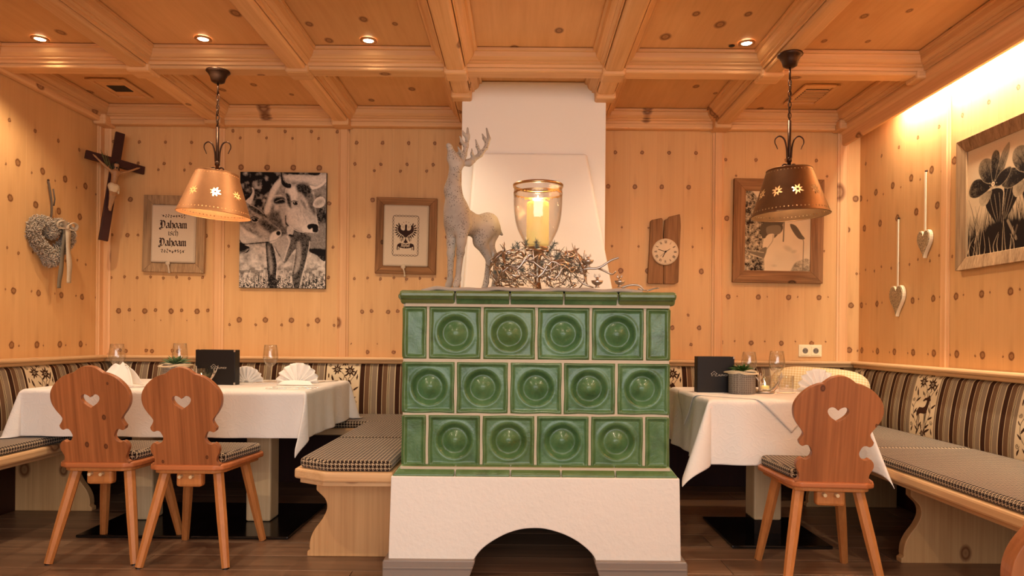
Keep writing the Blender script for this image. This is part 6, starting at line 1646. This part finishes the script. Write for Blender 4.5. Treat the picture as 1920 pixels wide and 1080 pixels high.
# ------------------------------------------------------------------ flower picture on the right wall (canvas 690 x 540 mm)
def gentian():
    p = Paint(690, 540, .75, .85); h, w_ = p.h, p.w
    p.a = .84-.12*np.clip((p.Y-100)/400, 0, 1)+.05*(vnoise(h, w_, 60, 3)-.5)
    rs = random.Random(8); m = np.clip((p.Y-330)/120, 0, 1)*.85; p.a = p.a*(1-m)+.12*m
    for i in range(170):
        x = rs.uniform(-20, 710); y = rs.uniform(430, 560); L = rs.uniform(60, 230); dx = rs.uniform(-70, 70)
        p.line([(x, y), (x+dx*.4, y-L*.6), (x+dx, y-L)], rs.uniform(3, 6), rs.choice((.08, .15, .30, .75, .85)), .9, n=3, w2=1)
    grain = vnoise(h, w_, 4, 41)*.5+vnoise(h, w_, 12, 42)*.5
    def petal(pts, v0, v1, base, rim=.8):
        m = p.poly(pts, v0); P = np.array(pts, float); c = P.mean(0); L = np.abs(P-np.array(base)).max()
        d = np.clip(np.hypot(p.X-base[0], p.Y-base[1])/L/1.2, 0, 1); sh = v0+(v1-v0)*d+.22*(grain-.5); p.a = p.a*(1-m)+sh*m
        for q in pts[1:-1]: p.line([base, ((base[0]+q[0])/2+4, (base[1]+q[1])/2), (base[0]*.12+q[0]*.88, base[1]*.12+q[1]*.88)], 3, v0*.5, .55, n=3, w2=1)
        p.line(list(pts)+[pts[0]], 2.6, rim, .6)
    def trumpet(x, y, xt, yt, w):
        m = p.poly([(x-w,y),(x,y-20),(x+w,y),(x+w*1.02,y+50),(xt+16,yt-10),(xt,yt+8),(xt-16,yt-10),(x-w*1.02,y+60)], .10)
        for k in range(7):
            o = -.85+k*.283; p.line([(x+o*w,y+8),(x*.5+xt*.5+o*w*.8,(y+yt)/2),(xt+o*12,yt-8)], 4.5, .55 if k % 2 else .22, .75, n=4)
    # right flower, then the left one in front
    for ox, s_ in ((208, 1.0), (455, 1.05)):
        trumpet(ox+105, 235, ox+60, 395, 46); trumpet(ox-10, 250, ox+20, 410, 56)
    for ox, k in ((232, 1), (470, 1), (0, 1)):
        B = (ox+188, 208)
        petal([(ox+100,235),(ox+150,232),(ox+180,240),(ox+150,290),(ox+110,300),(ox+88,270)], .40, .62, B)
        petal([(ox+12,205),(ox+40,165),(ox+90,160),(ox+150,190),(ox+185,208),(ox+140,235),(ox+70,250),(ox+22,235)], .10, .36, B)
        petal([(ox+178,205),(ox+120,180),(ox+85,130),(ox+92,85),(ox+130,70),(ox+175,88),(ox+190,140)], .12, .50, B)
        petal([(ox+185,205),(ox+172,130),(ox+178,70),(ox+205,48),(ox+232,75),(ox+225,140)], .10, .42, B)
        petal([(ox+195,205),(ox+222,130),(ox+248,70),(ox+292,35),(ox+300,60),(ox+280,120),(ox+240,190)], .16, .60, B)
        petal([(ox+190,212),(ox+235,165),(ox+290,150),(ox+310,160),(ox+285,200),(ox+235,225)], .06, .30, B)
        p.ell(ox+188, 206, 12, 11, .98); p.ell(ox+188, 206, 4, 4, .4)
        for q in range(7): p.ell(ox+188+24*math.cos(q*.9), 206+18*math.sin(q*.9), 3, 3, .7)
    p.poly([(120,430),(200,395),(330,400),(420,430),(430,560),(100,560)], .07, .0, .85, blur=14) if False else p.poly([(120,430),(200,395),(330,400),(420,430),(430,560),(100,560)], .07, alpha=.85, blur=14)
    p.line([(290,400),(320,450),(345,490)], 16, .45); p.line([(350,430),(330,480),(300,540)], 12, .3)
    for x in range(20, 690, 26): p.line([(x, 545), (x+rs.uniform(-12,12), 500), (x+rs.uniform(-30,30), 410+rs.uniform(-30,60))], 6, rs.choice((.8,.7,.2)), .9, w2=1.5, n=4)
    n = np.random.default_rng(5).random(half(p.a).shape); return np.clip((half(p.a)-.5)*1.35+.37+(n-.5)*.06, 0, 1)
W, H = .82, .672
fp = empty('flower_picture', (XR-.0165, 3.568-W/2, 1.700), -PI/2, 'sepia photograph of bell flowers in a rough wooden frame on the right wall', 'picture')
frame(fp, W, H, .066, .034, M['greywood_z'], M['greywood_z'], .012)
MB().box(-W/2+.04, W/2-.04, -.012, 0, -H/2+.04, H/2-.04).build('backboard', M['cream'], fp)
o = print_plane('print', two_tone(gentian(), srgb(30,18,12), srgb(244,216,172)), W-.128, H-.128, fp); o.location = (0, -.0126, 0)
# ------------------------------------------------------------------ clock on an old board
ckx, ckz = .972, 1.590
ct = empty('wall_clock', (ckx, YB-.0165, ckz), 0, 'round Roman numeral clock on a split old board on the back wall', 'clock'); ct.rotation_euler = (0, math.radians(.8), 0)
def bd(name, pts): 
    MB().prism([(a*.00056, b*.00056) for a, b in pts], lambda p, q, t: Vector((p, t, q)), -.026, 0).build(name, M['oldwood_z'], ct, bevel=.004, seg=2)
bd('board_half', [(-195,-380),(-188,-395),(-5,-395),(-8,-60),(-24,200),(-28,380),(-42,402),(-165,372),(-178,350),(-180,0)])
bd('board_half', [(-2,-395),(130,-395),(178,-372),(192,300),(186,395),(178,452),(42,415),(40,398),(-4,378),(-12,200),(-4,-60)])
MB().lathe([(0, .027), (.088, .027), (.090, .030), (.089, .038), (.084, .041), (0, .041)], 56, Matrix.Rotation(PI/2, 4, 'X') @ Matrix.Translation((.004, -.006, 0))).build('clock_face', M['clockface'], ct, smooth=False, bevel=.001)
cxc, czc = .004, -.006; mb = MB(); yF = -.0411
def rad(a, r, off=0):
    s, c = math.sin(a), math.cos(a); return Vector((cxc+r*s+off*c, czc+r*c-off*s))
for k, num in enumerate(('XII','I','II','III','IIII','V','VI','VII','VIII','IX','X','XI')):
    a = k*PI/6; wds = {'I': .0042, 'V': .0085, 'X': .0085}; tot = sum(wds[c] for c in num); x = -tot/2
    for c in num:
        w_ = wds[c]
        if c == 'I': ribbon_lines(mb, [rad(a, .058, x+w_/2), rad(a, .074, x+w_/2)], .0022, yF)
        elif c == 'V': ribbon_lines(mb, [rad(a, .074, x+.001), rad(a, .058, x+w_/2)], .0022, yF); ribbon_lines(mb, [rad(a, .058, x+w_/2), rad(a, .074, x+w_-.001)], .0012, yF)
        else: ribbon_lines(mb, [rad(a, .074, x+.001), rad(a, .058, x+w_-.001)], .0022, yF); ribbon_lines(mb, [rad(a, .058, x+.001), rad(a, .074, x+w_-.001)], .0012, yF)
        x += w_
mb.build('numerals', M['ink'], ct)
mb = MB()
for k in range(60): a = k*PI/30; ribbon_lines(mb, [rad(a, .080, 0), rad(a, .0825, 0)], .0012, yF)
mb.build('minute_marks', M['ink'], ct)
for a, L, wd in ((math.radians(206), .040, .0048), (math.radians(287), .050, .0034), (math.radians(57), .036, .0024), (math.radians(228), .048, .0014)):
    mb = MB(); ribbon_lines(mb, [rad(a, -.006), rad(a, L)], wd, yF-.0015, .001); mb.build('hand', M['ink'], ct)
MB().lathe([(0, .0445), (.0045, .0445), (.0045, .041)], 14, Matrix.Rotation(PI/2, 4, 'X') @ Matrix.Translation((cxc, czc, 0))).build('hub', M['ink'], ct)
